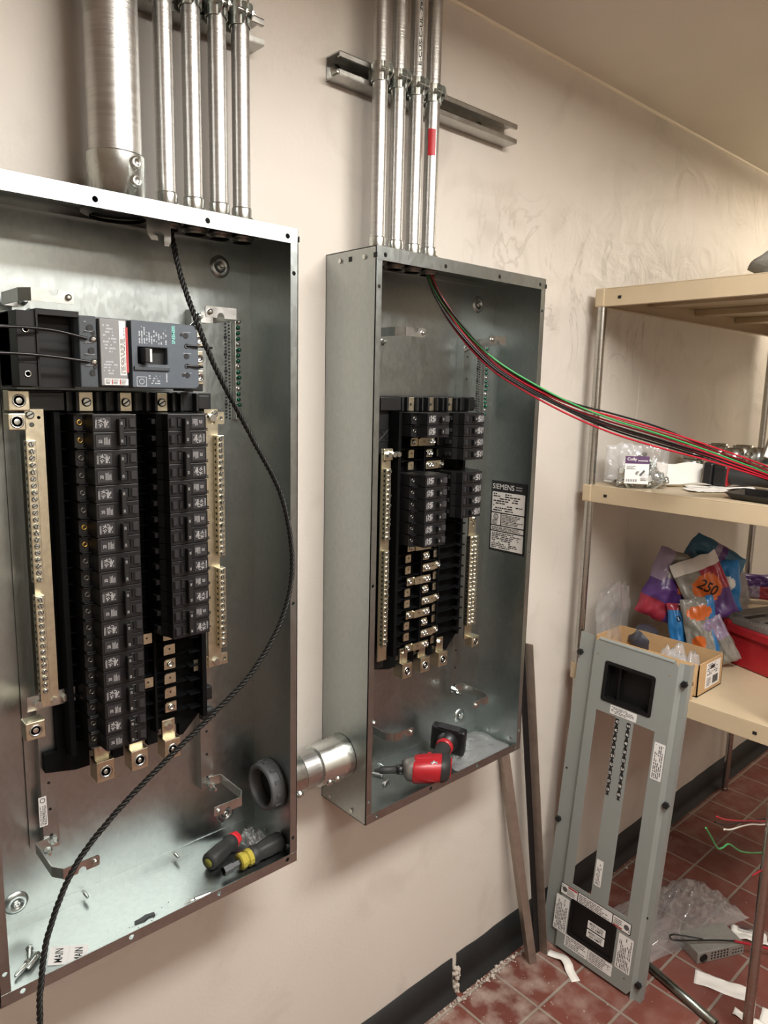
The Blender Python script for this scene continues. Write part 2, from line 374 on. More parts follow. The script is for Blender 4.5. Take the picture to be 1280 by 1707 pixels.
# ceiling lamps out of the frame; the one behind the viewer is an added fill
LAMPGLOW = mk('lamp_diffuser', 'fff6e6', 0.5, emit=11.0)
where = ['over the two electrical panels', 'beyond the beige shelving at the right', 'added as fill light behind the viewer']
for i, (lx, ly, w, lc) in enumerate(LAMPS):
    t = thing('ceiling_light', (lx, ly, HC), 'white fluorescent ceiling fixture '+where[i], 'light', 'ceiling fixtures')
    MB().box((lx-.62, ly-.17, HC-.022), (lx+.62, ly+.17, HC)).build('housing', PAPER, t, .004)
    MB().box((lx-.6, ly-.155, HC-.053), (lx+.6, ly+.155, HC-.048)).build('diffuser', LAMPGLOW, t)
R = random.Random(31); b = MB(); n = 26; vs = []
for i in range(n+1):
    z = 1.915+.20*i/n; wv = .010*(1-.6*i/n); vs += [(.285-wv+R.uniform(-.006, .004), -.0002, z), (.287, -.003-R.random()*.003, z), (.2965+R.uniform(-.002, .003), -.0002, z)]
b.add(vs, [(3*i+k, 3*i+k+1, 3*i+k+4, 3*i+k+3) for i in range(n) for k in (0, 1)], True); b.build('plaster_ridge', WALL, bpy.data.objects['wall_back'])
# ------------------------------------------------------------------ panels
D = 0.146; W = 0.508; ZB, ZT = 0.757, 1.884; TH = 0.0016
def cabinet(x0, label, right):
    x1 = x0+W; xc = x0+W/2
    p = thing('electrical_panel', (xc, 0, ZB), label, 'electrical panel', 'open galvanized panels on the wall')
    MB().box((x0, -TH, ZB), (x1, 0, ZT)).build('back_plate', GALV, p)
    def side(x, s):                           # s=+1 right side, -1 left side
        b = MB(); b.box((min(x, x-s*TH), -D, ZB), (max(x, x-s*TH), 0, ZT))
        fl = 0.015; b.prism([(0, ZB), (fl, ZB), (fl, ZT), (0, ZT)], [circ(.0085, z, .0036, 12) for z in (ZB+.05, ZB+.50, ZT-.07)], (x, -D, 0), (-s, 0, 0), Z, (0, 1, 0), TH)
        return b.build('side_wall', GALV, p)
    sw = side(x0, -1); se = side(x1, 1)
    b = MB(); b.box((x0, -D, ZT-TH), (x1, 0, ZT))
    b.prism([(.001, 0), (W-.001, 0), (W-.001, -.024), (.001, -.024)], [circ(x, -.014, .0042, 12) for x in (.022, .18, .345, .487)], (x0, -D-.0004, ZT), X, Z, (0, 1, 0), TH)
    b.box((x0+.05, -.012, ZT-.012), (x1-.05, -.0018, ZT-.0105))
    b.build('top_wall', GALV, p)
    b = MB(); b.box((x0, -D, ZB), (x1, 0, ZB+TH))
    b.prism([(.001, 0), (W-.001, 0), (W-.001, .019), (.001, .019)], [circ(x, .011, .0042, 12) for x in (.03, .19, .345, .487)], (x0, -D-.0004, ZB), X, Z, (0, 1, 0), TH)
    b.build('bottom_wall', GALV, p)
    # bottom ledge along the back plate with its rivets
    MB().box((x0+.012, -.0034, ZB+TH), (x1-.012, -.0017, ZB+.024)).build('ledge', GALV, p)
    for dx in (.17, .335):
        MB().lathe([(.003, 0), (.0024, .010), (.0006, .014)], (x0+dx, -.0034, ZB+.014), (x0+dx, -1, ZB+.014), n=10).build('rivet', ZINC, p)
    # side seam tabs low down
    for s, x in ((-1, x0), (1, x1)):
        for yy in (-.115, -.045):
            hexhead(MB(), (x-s*TH, yy, ZB+.014), (-s, 0, 0), .0045, .003, 8).build('seam_screw', ZINC, p)
            hexhead(MB(), (x, yy+.012, ZB+.014), (s, 0, 0), .0045, .003, 8).build('seam_screw', ZINC, p)
            hexhead(MB(), (x, yy, ZT-.017), (s, 0, 0), .0045, .003, 8).build('seam_screw', ZINC, p)
            MB().box((x-.0004, yy-.034, ZT-.021), (x+.0004, yy-.024, ZT-.012)).build('seam_slot', SLOT, p)
    # mounting dimples pressed into the back plate
    for dx, dz in ((.446, ZT-.051), (.06, ZT-.051), (.063, ZB+.05), (.44, ZB+.055)):
        d = MB().lathe([(.019, 0), (.0165, .0035), (.0085, .005), (.0075, .0015), (.001, .0015)], (x0+dx, -.0017, dz), (x0+dx, -1, dz), n=28, caps=False).build('mounting_dimple', GALV, p)
        MB().lathe([(.0066, .001), (.0066, .0045), (.003, .0065), (.0028, .0045), (.0005, .0045)], (x0+dx, -.0017, dz), (x0+dx, -1, dz), n=14).build('screw', ZINC, d)
    # rails, front brackets
    for s in (-1, 1):
        b = MB(); a0, a1 = xc+s*.126, xc+s*.150
        prof = [(.126, -.0018), (.126, -.024), (.150, -.024), (.150, -.006), (.166, -.006), (.166, -.0045), (.1485, -.0045), (.1485, -.0225), (.1275, -.0225), (.1275, -.0018)]
        b.prism([(s*q[0], q[1]) for q in prof], [], (xc, 0, .893), X, Y, Z, .862)
        r = b.build('mounting_rail', GALV, p)
        for zz in (.915, .96, 1.005, 1.66, 1.71):
            MB().cyl((xc+s*.138, -.0238, zz), (xc+s*.138, -.0246, zz), .0024, n=10).build('rail_hole', SLOT, r)
        for z, bot in ((1.743, 0), (.905, 1)):
            pts = [(.142, -.024), (.164, -.028), (.164, -.103), (.153, -.119), (.100, -.119)]
            b = MB(); hh = .0085
            for i in range(len(pts)-2):
                (ax, ay), (bx, by) = pts[i], pts[i+1]; t = V3((bx-ax, by-ay, 0)).normalized(); n = V3((t.y, -t.x, 0))*.0018
                q = [V3((ax, ay, 0)), V3((bx, by, 0)), V3((bx, by, 0))+n, V3((ax, ay, 0))+n]
                b.add([V3((xc+s*c.x, c.y, z-hh)) for c in q]+[V3((xc+s*c.x, c.y, z+hh)) for c in q], [(0, 1, 2, 3), (7, 6, 5, 4), (0, 4, 5, 1), (1, 5, 6, 2), (2, 6, 7, 3), (3, 7, 4, 0)])
            sg = 1 if z > 1.5 and s < 0 else -1
            o = [(.153, -hh), (.100, -hh), (.0985, -hh+.003), (.0985, hh-.003), (.100, hh)]
            notch = [(.125+.0065*math.cos(t), hh-.0065*math.sin(t)*1.3) for t in [math.pi*k/8 for k in range(8, -1, -1)]]
            o2 = o+notch+[(.153, hh)]
            b.prism([(s*q[0], q[1]*(sg if s < 0 else -1)) for q in o2], [], (xc, -.119, z), X, Z, (0, -1, 0), .0018)
            br = b.build('cover_bracket', GALV2, p)
            MB().lathe([(.0042, 0), (.0042, .003), (.0016, .004)], (xc+s*.106, -.1208, z), (xc+s*.106, -1, z), n=12).build('screw', ZINC, br)
            for k, (dx, dz) in enumerate(((.136, .0), (.128, -.016) if z > 1.5 else (.146, -.012))):
                MB().lathe([(.007, 0), (.007, .004), (.0035, .008), (.003, .016)], (xc+s*dx, -.0245, z+dz), (xc+s*dx, -1, z+dz), n=6, smooth=False).build('rail_bolt', ZINC, p)
    # perforated equipment ground bar on the back plate, right of the interior
    gx = xc+.213; b = MB()
    for k in range(30):
        zz = 1.744-.0058*k
        b.cyl((gx-.012, -.0018, zz), (gx-.012, -.0030, zz), .0019 if k % 5 else .0032, n=8)
        b.cyl((gx-.005, -.0018, zz-.002), (gx-.005, -.0030, zz-.002), .0017, n=8)
    b.build('knockout_holes', SLOT, p)
    gb = MB().box((gx+.001, -.013, 1.572), (gx+.011, -.0018, 1.748)).build('ground_bar', GALV2, p, .0008)
    for k in range(18):
        zz = 1.742-.0096*k
        MB().lathe([(.0036, 0), (.0036, .0028 if k % 5 else .006), (.0015, .0036 if k % 5 else .007)], (gx+.006, -.013, zz), (gx+.006, -1, zz), n=10).build('terminal_screw', GREENSCREW if k % 4 else ZINC, gb)
    return p, x0, x1, xc
PL, lx0, lx1, lxc = cabinet(-.677, 'large open galvanized breaker panel on the left, cut by the picture edge, main breaker inside', False)
hk = MB(); oo = [(-.020, .0), (.018, .0), (.018, -.030), (.014, -.047), (.006, -.047), (.006, -.038), (-.006, -.038), (-.008, -.030), (-.004, -.022), (.006, -.024), (.009, -.033), (.0095, -.030), (.011, -.018), (.004, -.014), (-.010, -.016), (-.020, -.022)]
hk.prism([(-.019, 0), (.019, 0), (.019, -.040), (.015, -.046), (.008, -.046), (.008, -.030), (.004, -.026), (-.008, -.026), (-.008, -.032), (-.002, -.034), (-.002, -.040), (-.012, -.040), (-.019, -.030)], [], (-.384, -.092, ZT-.003), X, Z, (0, -1, 0), .0022)
hk.build('hook_bracket', GALV2, PL)
PR, rx0, rx1, rxc = cabinet(0.0, 'open galvanized breaker panel on the right with a black and white rating label inside', True)
def screw_head(x, y, z, r, ang, L=.003):
    b = MB(); b.lathe([(r, 0), (r, L*.7), (r*.75, L)], (x, y, z), (x, y-1, z), n=12)
    c, s = math.cos(ang), math.sin(ang); M = M4(((c, 0, -s, x), (0, 1, 0, y-L-.0001), (s, 0, c, z), (0, 0, 0, 1)))
    b.mat(1).box((-r*.85, -.0002, -r*.14), (r*.85, .0003, r*.14), M); return b
def interior(p, xc, side):
    R = random.Random(3 if side == 'L' else 8)
    a = MB()
    a.prism([(-.126, 1.06), (-.126, 1.60), (.118, 1.60), (.118, 1.055), (.085, 1.022), (.078, 1.022), (.078, 1.045), (.038, 1.045), (.038, 1.022), (.02, 1.022), (.02, 1.045), (-.022, 1.045), (-.022, 1.018), (-.04, 1.018), (-.04, 1.045), (-.078, 1.045), (-.078, 1.02), (-.10, 1.02), (-.146, 1.03), (-.146, 1.06)], [], (xc, -.026, 0), X, Z, (0, -1, 0), .012)
    for s in (-1, 1):
        wy = -.050 if (side == 'R' and s > 0) else -.070
        a.box((xc+min(s*.108, s*.116), wy, 1.06), (xc+max(s*.108, s*.116), -.026, 1.588))
        for k in range(21):
            zz = 1.585-.0254*k; a.box((xc+min(s*.088, s*.112), -.062, zz-.0012), (xc+max(s*.088, s*.112), -.036, zz+.0012))
    for xx in (-.028, .028): a.box((xc+xx-.002, -.060, 1.05), (xc+xx+.002, -.038, 1.588))
    for k in range(21): a.box((xc-.086, -.056, 1.5848-.0254*k), (xc+.086, -.038, 1.5862-.0254*k))
    base = a.build('insulating_base', BLACKM, p)
    # top bus insulator with three plated terminals
    b = MB().box((xc-.158, -.040, 1.588), (xc+.150, -.026, 1.619))
    for xx in (-.09, -.076, -.046, -.032, -.014, .014, .032, .046, .076, .09, .118): b.box((xc+xx-.0025, -.054, 1.588), (xc+xx+.0025, -.038, 1.618))
    b.box((xc-.150, -.052, 1.589), (xc-.094, -.038, 1.616)); b.box((xc+.122, -.050, 1.592), (xc+.142, -.038, 1.614))
    ins = b.build('bus_insulator', BLACK, p, .0012)
    for xx in (-.061, -.001, .058):
        t = MB().box((xc+xx-.0105, -.046, 1.588), (xc+xx+.0105, -.040, 1.617)).build('bus_terminal', TIN, p, .0008)
        if side == 'L': screw_head(xc+xx, -.046, 1.602, .0068, R.uniform(.3, .9), .004).build('terminal_screw', [ZINC, SLOT], t)
        else: MB().cyl((xc+xx, -.0455, 1.602), (xc+xx, -.0464, 1.602), .0035, n=14).build('threaded_hole', DKZINC, t)
    # line lugs at the bottom
    for xx in (-.060, -.003, .056):
        b = MB().box((xc+xx-.0145, -.058, .995), (xc+xx+.0145, -.028, 1.030)); b.box((xc+xx-.013, -.046, 1.028), (xc+xx+.011, -.040, 1.062))
        l = b.build('line_lug', TIN, p, .0012)
        MB().lathe([(.0105, 0), (.0105, .0012), (.0075, .0012), (.0072, -.001), (.004, -.001), (.0036, .0008), (.0004, .0008)], (xc+xx, -.058, 1.011), (xc+xx, -1, 1.011), n=20).build('lug_screw', ZINC, l)
        hexhead(MB(), (xc+xx-.001, -.046, 1.050), (0, -1, 0), .007, .005).build('bolt', ZINC, l)
    # neutral bars
    def nbar(s, plate, bars, lugs, cols=1, bw=.013, off=.010, yb=-.066):
        xx = xc+s*.139; z1, z0 = plate
        pl = MB().prism([(-.0125, z0), (.0125, z0), (.0125, z1), (-.0125, z1)], [circ(s*.004, z1-.022, .0035), circ(-s*.006, z1-.012, .0025)], (xx, -.056, 0), X, Z, (0, -1, 0), .003).build('neutral_plate', TIN, p)
        screw_head(xx+s*.006, -.059, z1-.008, .006, .5).build('plate_screw', [ZINC, SLOT], pl)
        for (b1, b0) in bars:
            bx = xx+s*off
            nb = MB().box((bx-bw/2, yb-.006, b0), (bx+bw/2, -.0591, b1)).build('neutral_bar', TIN, p, .0008)
            n = int((b1-b0)/.0098)
            for k in range(n):
                zz = b1-.0055-k*(b1-b0-.011)/(n-1)
                for c in range(cols):
                    sx = bx+(c-(cols-1)/2)*.012
                    screw_head(sx, yb-.006, zz, .0039, R.uniform(0, 3), R.choice([.0022, .0022, .003, .006])).build('terminal_screw', [ZINC, SLOT], nb)
            b = MB()
            for k in range(n):
                zz = b1-.0055-k*(b1-b0-.011)/(n-1); b.cyl((bx-bw/2-.0002, -.0655, zz), (bx-bw/2+.001, -.0655, zz), .0025, n=8)
                b.cyl((bx+bw/2+.0002, -.0655, zz), (bx+bw/2-.001, -.0655, zz), .0025, n=8)
            b.build('wire_holes', SLOT, nb)
        for (lx, lz, sz) in lugs:
            l = MB().box((xc+s*lx-sz/2, -.074, lz-sz/2), (xc+s*lx+sz/2, -.050, lz+sz/2)).build('neutral_lug', TIN, p, .0015)
            MB().lathe([(.009, 0), (.009, .0012), (.007, .0012), (.0066, -.001), (.0035, .0002), (.0004, .0002)], (xc+s*lx, -.074, lz), (xc+s*lx, -1, lz), n=18).build('lug_screw', ZINC, l)
    if side == 'L':
        nbar(-1, (1.592, 1.148), ((1.549, 1.343), (1.324, 1.172)), ((.162, 1.604, .028), (.166, 1.121, .028), (.166, 1.575, .023)))
        nbar(1, (1.592, 1.142), ((1.549, 1.342), (1.321, 1.177)), ())
        for z, x0, x1 in ((1.577, .142, .166), (1.150, .10, .166)):
            e = MB().prism([(x0, z-.010), (x1, z-.010), (x1, z+.010), (x0, z+.010)], [circ(.160, z, .003)], (xc, -.052, 0), X, Z, (0, -1, 0), .003).build('neutral_strap', TIN, p)
            hexhead(MB(), (xc+.140, -.055, z+.001), (0, -1, 0), .0065, .010).build('bolt', ZINC, e)
        e = MB().prism([(-.170, 1.143), (-.10, 1.143), (-.10, 1.166), (-.170, 1.166)], [circ(-.107, 1.157, .003)], (xc, -.050, 0), X, Z, (0, -1, 0), .003).build('neutral_strap', GALV2, p)
        for dx in (-.156, -.133, -.116): hexhead(MB(), (xc+dx, -.053, 1.154), (0, -1, 0), .006, .009).build('bolt', ZINC, e)
        # small black foot and rail stand-off at the lower right
        MB().box((xc+.118, -.045, 1.075), (xc+.140, -.026, 1.100)).build('standoff', BLACK, p, .002); MB().box((xc+.122, -.04, 1.036), (xc+.150, -.026, 1.052)).build('standoff', BLACK, p, .002)
    else:
        nbar(-1, (1.510, 1.055), ((1.472, 1.322), (1.300, 1.090)), (), off=.004)
        nbar(1, (1.345, 1.045), ((1.300, 1.082),), ((.152, 1.038, .026),), cols=2, bw=.030, off=-.004)
        e = MB().box((xc-.15, -.064, 1.488), (xc-.125, -.054, 1.512)).build('neutral_strap', TIN, p, .001)
        for dx in (-.142, -.128, -.116): hexhead(MB(), (xc+dx, -.062, 1.5), (0, -1, 0), .006, .012).build('bolt', ZINC, e)
        b = MB()
        for k in range(6):
            z0 = 1.55-.078*k
            for (p0, p1) in (((-.146, z0), (-.118, z0-.024)), ((-.146, z0-.024), (-.118, z0)), ((-.146, z0), (-.118, z0)), ((-.146, z0-.024), (-.118, z0-.024))):
                b.tube([(xc+p0[0], -.041, p0[1]), (xc+p1[0], -.041, p1[1])], .0009, 5)
        b.box((xc-.150, -.040, 1.03), (xc-.118, -.026, 1.60)); b.build('ribbed_wing', BLACK, p)
    # bare bus stabs
    rows = range(14, 20) if side == 'L' else list(range(2, 5))+list(range(11, 21))
    for k in rows:
        zz = 1.587-.0254*(k+.5); ph = (k if side == 'L' else k+1) % 3
        def stab(x0, x1, y, holes, scr):
            o = [(x0, -.0085), (x1, -.0085), (x1, .0085), (x0+.003, .0085), (x0, .0055)]
            t = MB().prism(o, [circ(h, .001, .0017, 8) for h in holes], (xc, y, zz), X, Z, (0, -1, 0), .003).build('bus_stab', TIN, p)
            for sx in scr: MB().lathe([(.0055, 0), (.0055, .003), (.003, .0042), (.0028, .002), (.0004, .002)], (xc+sx, y-.003, zz), (xc+sx, -1, zz), n=12).build('stab_screw', ZINC, t)
        if side == 'L':
            stab(.042, .062, -.060, [.052] if ph != 1 else [], [.052] if ph == 1 else [])
            if ph == 2: stab(.004, .024, -.056, [.015], [])
            else: stab(-.004, .004, -.056, [], [])
        else:
            if ph == 0: stab(-.072, -.050, -.058, [], [-.064]); stab(-.050, -.004, -.062, [-.036], [-.018, -.009])
            else: stab(-.074, -.058, -.054, [-.065], [])
            if ph == 1: stab(-.022, -.004, -.056, [], [-.017, -.009])
            if ph == 2: stab(-.026, .012, -.060, [.006], [-.018, -.009]); stab(.014, .032, -.056, [], [.026])
            else: stab(.016, .032, -.052, [.023], [])
interior(PL, lxc, 'L'); interior(PR, rxc, 'R')
# rating label inside the right panel, sticker on the left rail
lab = MB().box((.5056, -.128, 1.243), (.5062, -.020, 1.418)).build('rating_label', INK, PR); lab['label'] = 'black rating label with white text blocks'
b = MB(); LO, LU, LW = V3((.5056, -.020, 1.243)), V3((0, -1, 0)), Z
def cell(mb, u0, w0, u1, w1): return mb.prism(rrect(u0, w0, u1, w1, .002), [], LO, LU, LW, (-1, 0, 0), .0002)
for c in ((.004, .098, .103, .148), (.004, .066, .032, .095), (.035, .066, .103, .095), (.004, .052, .103, .063), (.004, .006, .103, .049)): cell(b, *c)
b.build('label_blocks', PAPER, lab)
b = MB(); LP = V3((.5053, -.020, 1.243)); text(b, 'SIEMENS', LP+LU*.004+LW*.155, LU, LW, .066, .013).build('lettering', WHITE, lab)
b = MB(); b.dashes(LP+LU*.075+LW*.155, LU, LW, .026, .012, 2, 3)
b.build('small_print', PRINT, lab)
b = MB()
b.dashes(LP+LU*.008+LW*.1, LU, LW, .09, .046, 8, 4, dens=.7).dashes(LP+LU*.037+LW*.068, LU, LW, .064, .026, 7, 5).dashes(LP+LU*.007+LW*.053, LU, LW, .09, .009, 3, 6).dashes(LP+LU*.008+LW*.008, LU, LW, .09, .04, 9, 7, dens=.75).dashes(LP+LU*.007+LW*.067, LU, LW, .022, .012, 4, 9)
b.prism(circ(.018, .086, .0075, 20), [circ(.018, .086, .0055, 20)], LP, LU, LW, (-1, 0, 0), .0002)
text(b, 'UL', LP+LU*.015+LW*.083, LU, LW, .006, .006); b.build('label_text', INK, lab)
st = MB().box((-.578, -.0245, .935), (-.566, -.0250, .985)).build('rail_sticker', WHITE, PL)
b = MB(); b.dashes((-.567, -.0250, .937), Z, (-1, 0, 0), .034, .010, 5, 2); b.prism(circ(-.572, .979, .004), [circ(-.572, .979, .003)], (0, -.0250, 0), X, Z, (0, -1, 0), .0003); b.build('small_print', INK, st)
# ------------------------------------------------------------------ circuit breakers
BODY = [(.018, .004), (.018, .052), (.023, .062), (.0245, .0795), (.088, .0795), (.089, .058), (.091, .050), (.103, .048), (.103, .004)]
def breaker(name, poles, label, group):
    """origin: panel centre line, bus plane; +x towards the wire terminals"""
    t = thing(name, (0, 0, 0), label, 'circuit breaker', group)
    zs = [0.0127, -0.0127] if poles == 2 else [0.0]
    b = MB()
    for z in zs:
        b.prism([(x, -d) for x, d in BODY], [], (0, 0, z-.0122), X, Y, Z, .0244)
        b.box((.089, -.058, z+.0105), (.103, -.04, z+.0122)); b.box((.089, -.058, z-.0122), (.103, -.04, z-.0105))
        b.box((.012, -.050, z-.004), (.02, -.035, z+.004))
        for x in (.0395, .0455): b.box((x, -.0815, z-.0072), (x+.0012, -.0793, z+.0072))
        b.box((.0395, -.0815, z+.0062), (.0467, -.0793, z+.0075)); b.box((.0395, -.0815, z-.0075), (.0467, -.0793, z-.0062))
    b.build('body', BREAK, t, .0006, 1)
    b = MB()
    for z in zs:
        b.prism([(.026, -.0795), (.037, -.0795), (.035, -.0815), (.028, -.084)], [], (0, 0, z-.006), X, Y, Z, .012)
    b.build('tab', BREAK2, t, .0003, 1)
    b = MB()
    for z in zs: b.box((.0405, -.0798, z-.006), (.0560, -.0794, z+.006))
    b.build('handle_slot', SLOT, t)
    b = MB(); zl = .019 if poles == 2 else .006
    b.box((.0475, -.0905 if poles == 2 else -.0885, -zl), (.0545, -.079, zl))
    h = b.build('handle', BLACK, t, .0008, 1)
    for z in zs: text(MB(), '20', (.0497, -.0905 if poles == 2 else -.0885, z+.0022), (0, 0, -1), X, .0045, .003).build('rating', PRINT, h)
    R = random.Random(poles); b = MB()
    for i, z in enumerate(zs):
        b.box((.063, -.0803, z-.0085), (.0845, -.0795, z+.0085))
    lb = b.build('label_plate', BREAK2, t)
    b = MB()
    for i, z in enumerate(zs):
        if i == len(zs)-1:
            for k in range(9):
                for j in range(8):
                    if R.random() < .58: b.box((.066+k*.0016, -.0806, z-.0065+j*.0016), (.066+k*.0016+.0013, -.0803, z-.0065+j*.0016+.0013))
            b.dashes((.082, -.0803, z+.007), (0, 0, -1), X, .014, .003, 2, 5)
        else:
            b.dashes((.0645, -.0803, z+.005), (0, 0, -1), X, .011, .009, 5, 6); text(b, '20', (.076, -.0803, z+.003), (0, 0, -1), X, .005, .005)
    b.build('label_print', PRINT, lb)
    for i, z in enumerate(zs):
        MB().lathe([(.0045, -.001), (.0045, .002), (.0028, .003), (.0026, .001), (.0004, .001)], (.0955, -.048, z), (.0955, -1, z), n=14).build('terminal_screw', DKZINC, t)
    return t
def place(first, used, xc, right, z, label, group, hot=False):
    loc = (xc+(.006 if xc < 0 else 0), -.045, z); rot = (0, 0 if right else math.pi, 0)
    if not used:
        first.location = loc; first.rotation_euler = rot; first['label'] = label; first['group'] = group; o = first
    else: o = dup(first, loc, rot, label, group)
    for c in kids_of(o):
        if c.name.startswith('terminal_screw'):
            c.material_slots[0].link = 'OBJECT'; c.material_slots[0].material = BRASS if hot else DKZINC
    return o
two = breaker('double_pole_breaker', 2, 'black two pole breaker', 'x')
n = 0
for k in range(10):
    place(two, n, lxc, False, 1.587-.0508*(k+.5), 'black two-pole breaker, %s from the top, left column of the left panel' % ORD[k], 'two-pole breakers in the left panel', k in (0, 3)); n += 1
for k in range(7):
    place(two, n, lxc, True, 1.587-.0508*(k+.5), 'black two-pole breaker, %s from the top, right column of the left panel' % ORD[k], 'two-pole breakers in the left panel'); n += 1
one = breaker('single_pole_breaker', 1, 'black single pole breaker', 'x')
n = 0
for j, k in enumerate([0, 1, 5, 6, 7, 8, 9, 10]):
    w = ('%s of the top pair' % ORD[k]) if k < 2 else ('%s of the lower six' % ORD[k-5])
    place(one, n, rxc, False, 1.587-.0254*(k+.5), 'narrow black breaker, %s, left column of the right panel' % w, 'single-pole breakers in the right panel'); n += 1
for j, k in enumerate([0, 1, 2, 3, 5, 6, 7, 8]):
    w = ('%s of the upper four' % ORD[k]) if k < 4 else ('%s of the lower four' % ORD[k-5])
    place(one, n, rxc, True, 1.587-.0254*(k+.5), 'narrow black breaker, %s, right column of the right panel' % w, 'single-pole breakers in the right panel'); n += 1
# main breaker of the left panel
mx = lxc; M = thing('main_breaker', (mx, -.045, 1.673), 'slate grey main breaker with a black toggle across the top of the left panel', 'circuit breaker')
zt, zb = 1.721, 1.624
b = MB(); b.box((mx-.175, -.095, zb-.002), (mx-.093, -.045, zt+.001)); b.box((mx-.175, -.127, zb), (mx-.150, -.045, zt)); b.box((mx-.150, -.127, zt-.004), (mx-.095, -.06, zt+.004)); b.box((mx-.152, -.13, zb), (mx-.149, -.06, zt+.003))
for z in (1.69, 1.655): b.box((mx-.1752, -.1278, z-.0012), (mx-.1500, -.1268, z+.0012))
f = b.build('line_side_shroud', SHROUD, M, .001)
for z in (1.697, 1.640): MB().lathe([(.0045, .0), (.0045, .0012), (.003, .0012), (.003, -.002)], (mx-.164, -.127, z), (mx-.164, -1, z), n=12).build('hole', ZINC, f)
MB().box((mx-.095, -.116, zb), (mx+.078, -.045, zt)).build('case', MCCBD, M, .0015)
c = MB().prism([(-.0975, -.100), (-.0975, -.112), (-.094, -.122), (-.072, -.126), (-.070, -.100)], [], (mx, 0, zb), X, Y, Z, zt-zb).build('terminal_cover', MCCBD, M, .001)
def dotz(parent, pts, y, r, m, nm):
    for (x, z) in pts: MB().cyl((mx+x, y+.001, z), (mx+x, y-.0006, z), r, n=16).build(nm, m, parent)
dotz(c, [(-.080, 1.705), (-.079, 1.674), (-.078, 1.644)], -.1248, .0046, SLOT, 'bore')
dotz(c, [(-.076, 1.698), (-.075, 1.652)], -.1256, .0028, SLOT, 'bore')
for z in (1.690, 1.659): MB().lathe([(.0045, 0), (.0045, .002), (.002, .003)], (mx-.0765, -.1254, z), (mx-.0765, -1, z), n=10).build('terminal_screw', ZINC, c)
b = MB()
for z in (1.712, 1.683): b.dashes((mx-.088, -.1240, z), X, Z, .004, .002, 1, 3)
for z in (1.7, 1.685, 1.669, 1.654): b.box((mx-.088, -.1245, z), (mx-.075, -.1262, z+.0005))
b.build('print', PALE, c)
tu = MB().box((mx-.068, -.128, zb+.003), (mx-.030, -.112, zt-.002)).build('trip_unit', TRIP, M, .0012)
b = MB().box((mx-.064, -.1284, zb+.004), (mx-.030, -.128, zb+.013)).box((mx-.041, -.1284, zb+.018), (mx-.032, -.128, zt-.004)).build('warning_label', WHITE, M)
q = MB().box((mx-.032, -.1286, zb+.022), (mx-.0285, -.128, zt-.012)); q.box((mx-.054, -.1286, zb+.005), (mx-.0525, -.1284, zb+.012)).box((mx-.0425, -.1286, zb+.005), (mx-.041, -.1284, zb+.012)).build('red_stripe', REDINK, b)
q = MB(); q.dashes((mx-.033, -.1284, zb+.02), Z, (-1, 0, 0), .07, .007, 4, 8)
for x in (-.063, -.052, -.0405): q.dashes((mx+x, -.1284, zb+.005), X, Z, .009, .007, 4, 5)
q.build('small_print', INK, b)
q = MB(); q.dashes((mx-.064, -.128, zb+.048), X, Z, .02, .04, 9, 3, dens=.6).dashes((mx-.064, -.128, zb+.018), X, Z, .02, .02, 5, 7, dens=.5); q.build('print', PALE, tu)
fr = MB().prism([(-.024, zb+.001), (.076, zb+.001), (.081, zb+.006), (.080, zt-.012), (.074, zt-.002), (-.024, zt-.001)], [[(-.015, 1.659), (.030, 1.659), (.030, 1.683), (-.015, 1.683)]], (mx, -.116, 0), X, Z, (0, -1, 0), .014).build('front_cover', MCCB, M, .0015)
MB().box((mx-.016, -.118, 1.658), (mx+.031, -.1165, 1.684)).build('toggle_well', SLOT, fr)
tg = MB().prism([(-.014, -.117), (.002, -.117), (-.001, -.144), (-.010, -.144)], [], (mx, 0, 1.661), X, Y, Z, .020).build('toggle', BLACK, M, .001)
MB().box((mx-.0035, -.1447, 1.662), (mx-.0005, -.1435, 1.680)).build('toggle_mark', WHITE, tg)
MB().box((mx-.022, -.1335, 1.650), (mx+.032, -.130, 1.656)).build('ledge', MCCBD, M, .0008)
b = MB(); text(b, 'SIEMENS', (mx+.0375, -.130, 1.716), (0, 0, -1), X, .026, .0052); b.build('lettering', TEAL, fr)
b = MB(); b.dashes((mx-.014, -.130, 1.688), Z, (-1, 0, 0), .026, -.044, 12, 9, dens=.55); b.dashes((mx-.0, -.130, 1.63), X, Z, .018, .014, 4, 2, dens=.5)
b.prism(rrect(-.018, 1.627, -.003, 1.641, .001), [rrect(-.0172, 1.6278, -.0038, 1.6402, .001)], (mx, -.130, 0), X, Z, (0, -1, 0), .0003); b.prism(circ(-.0105, 1.634, .004), [circ(-.0105, 1.634, .0032)], (mx, -.130, 0), X, Z, (0, -1, 0), .0003)
b.dashes((mx+.026, -.130, 1.647), (0, 0, -1), X, .018, .004, 1, 4)
for z in (1.699, 1.668, 1.639): b.box((mx+.055, -.1305, z+.009), (mx+.068, -.130, z+.0096))
b.build('print', PALE, fr)
dotz(fr, [(.0600, 1.703), (.0605, 1.673), (.0615, 1.645)], -.130, .0042, SLOT, 'bore'); dotz(fr, [(.053, 1.704), (.055, 1.645)], -.130, .0024, SLOT, 'bore')
for z in (1.688, 1.6585): MB().prism(circ(.061, z, .004, 14), [circ(.061, z, .0028, 14)], (mx, -.130, 0), X, Z, (0, -1, 0), .0008).build('ring', SLOT, fr)
b = MB().box((mx+.079, -.084, zb-.003), (mx+.112, -.045, zb+.029)).build('load_side_shroud', BLACK, M, .001)
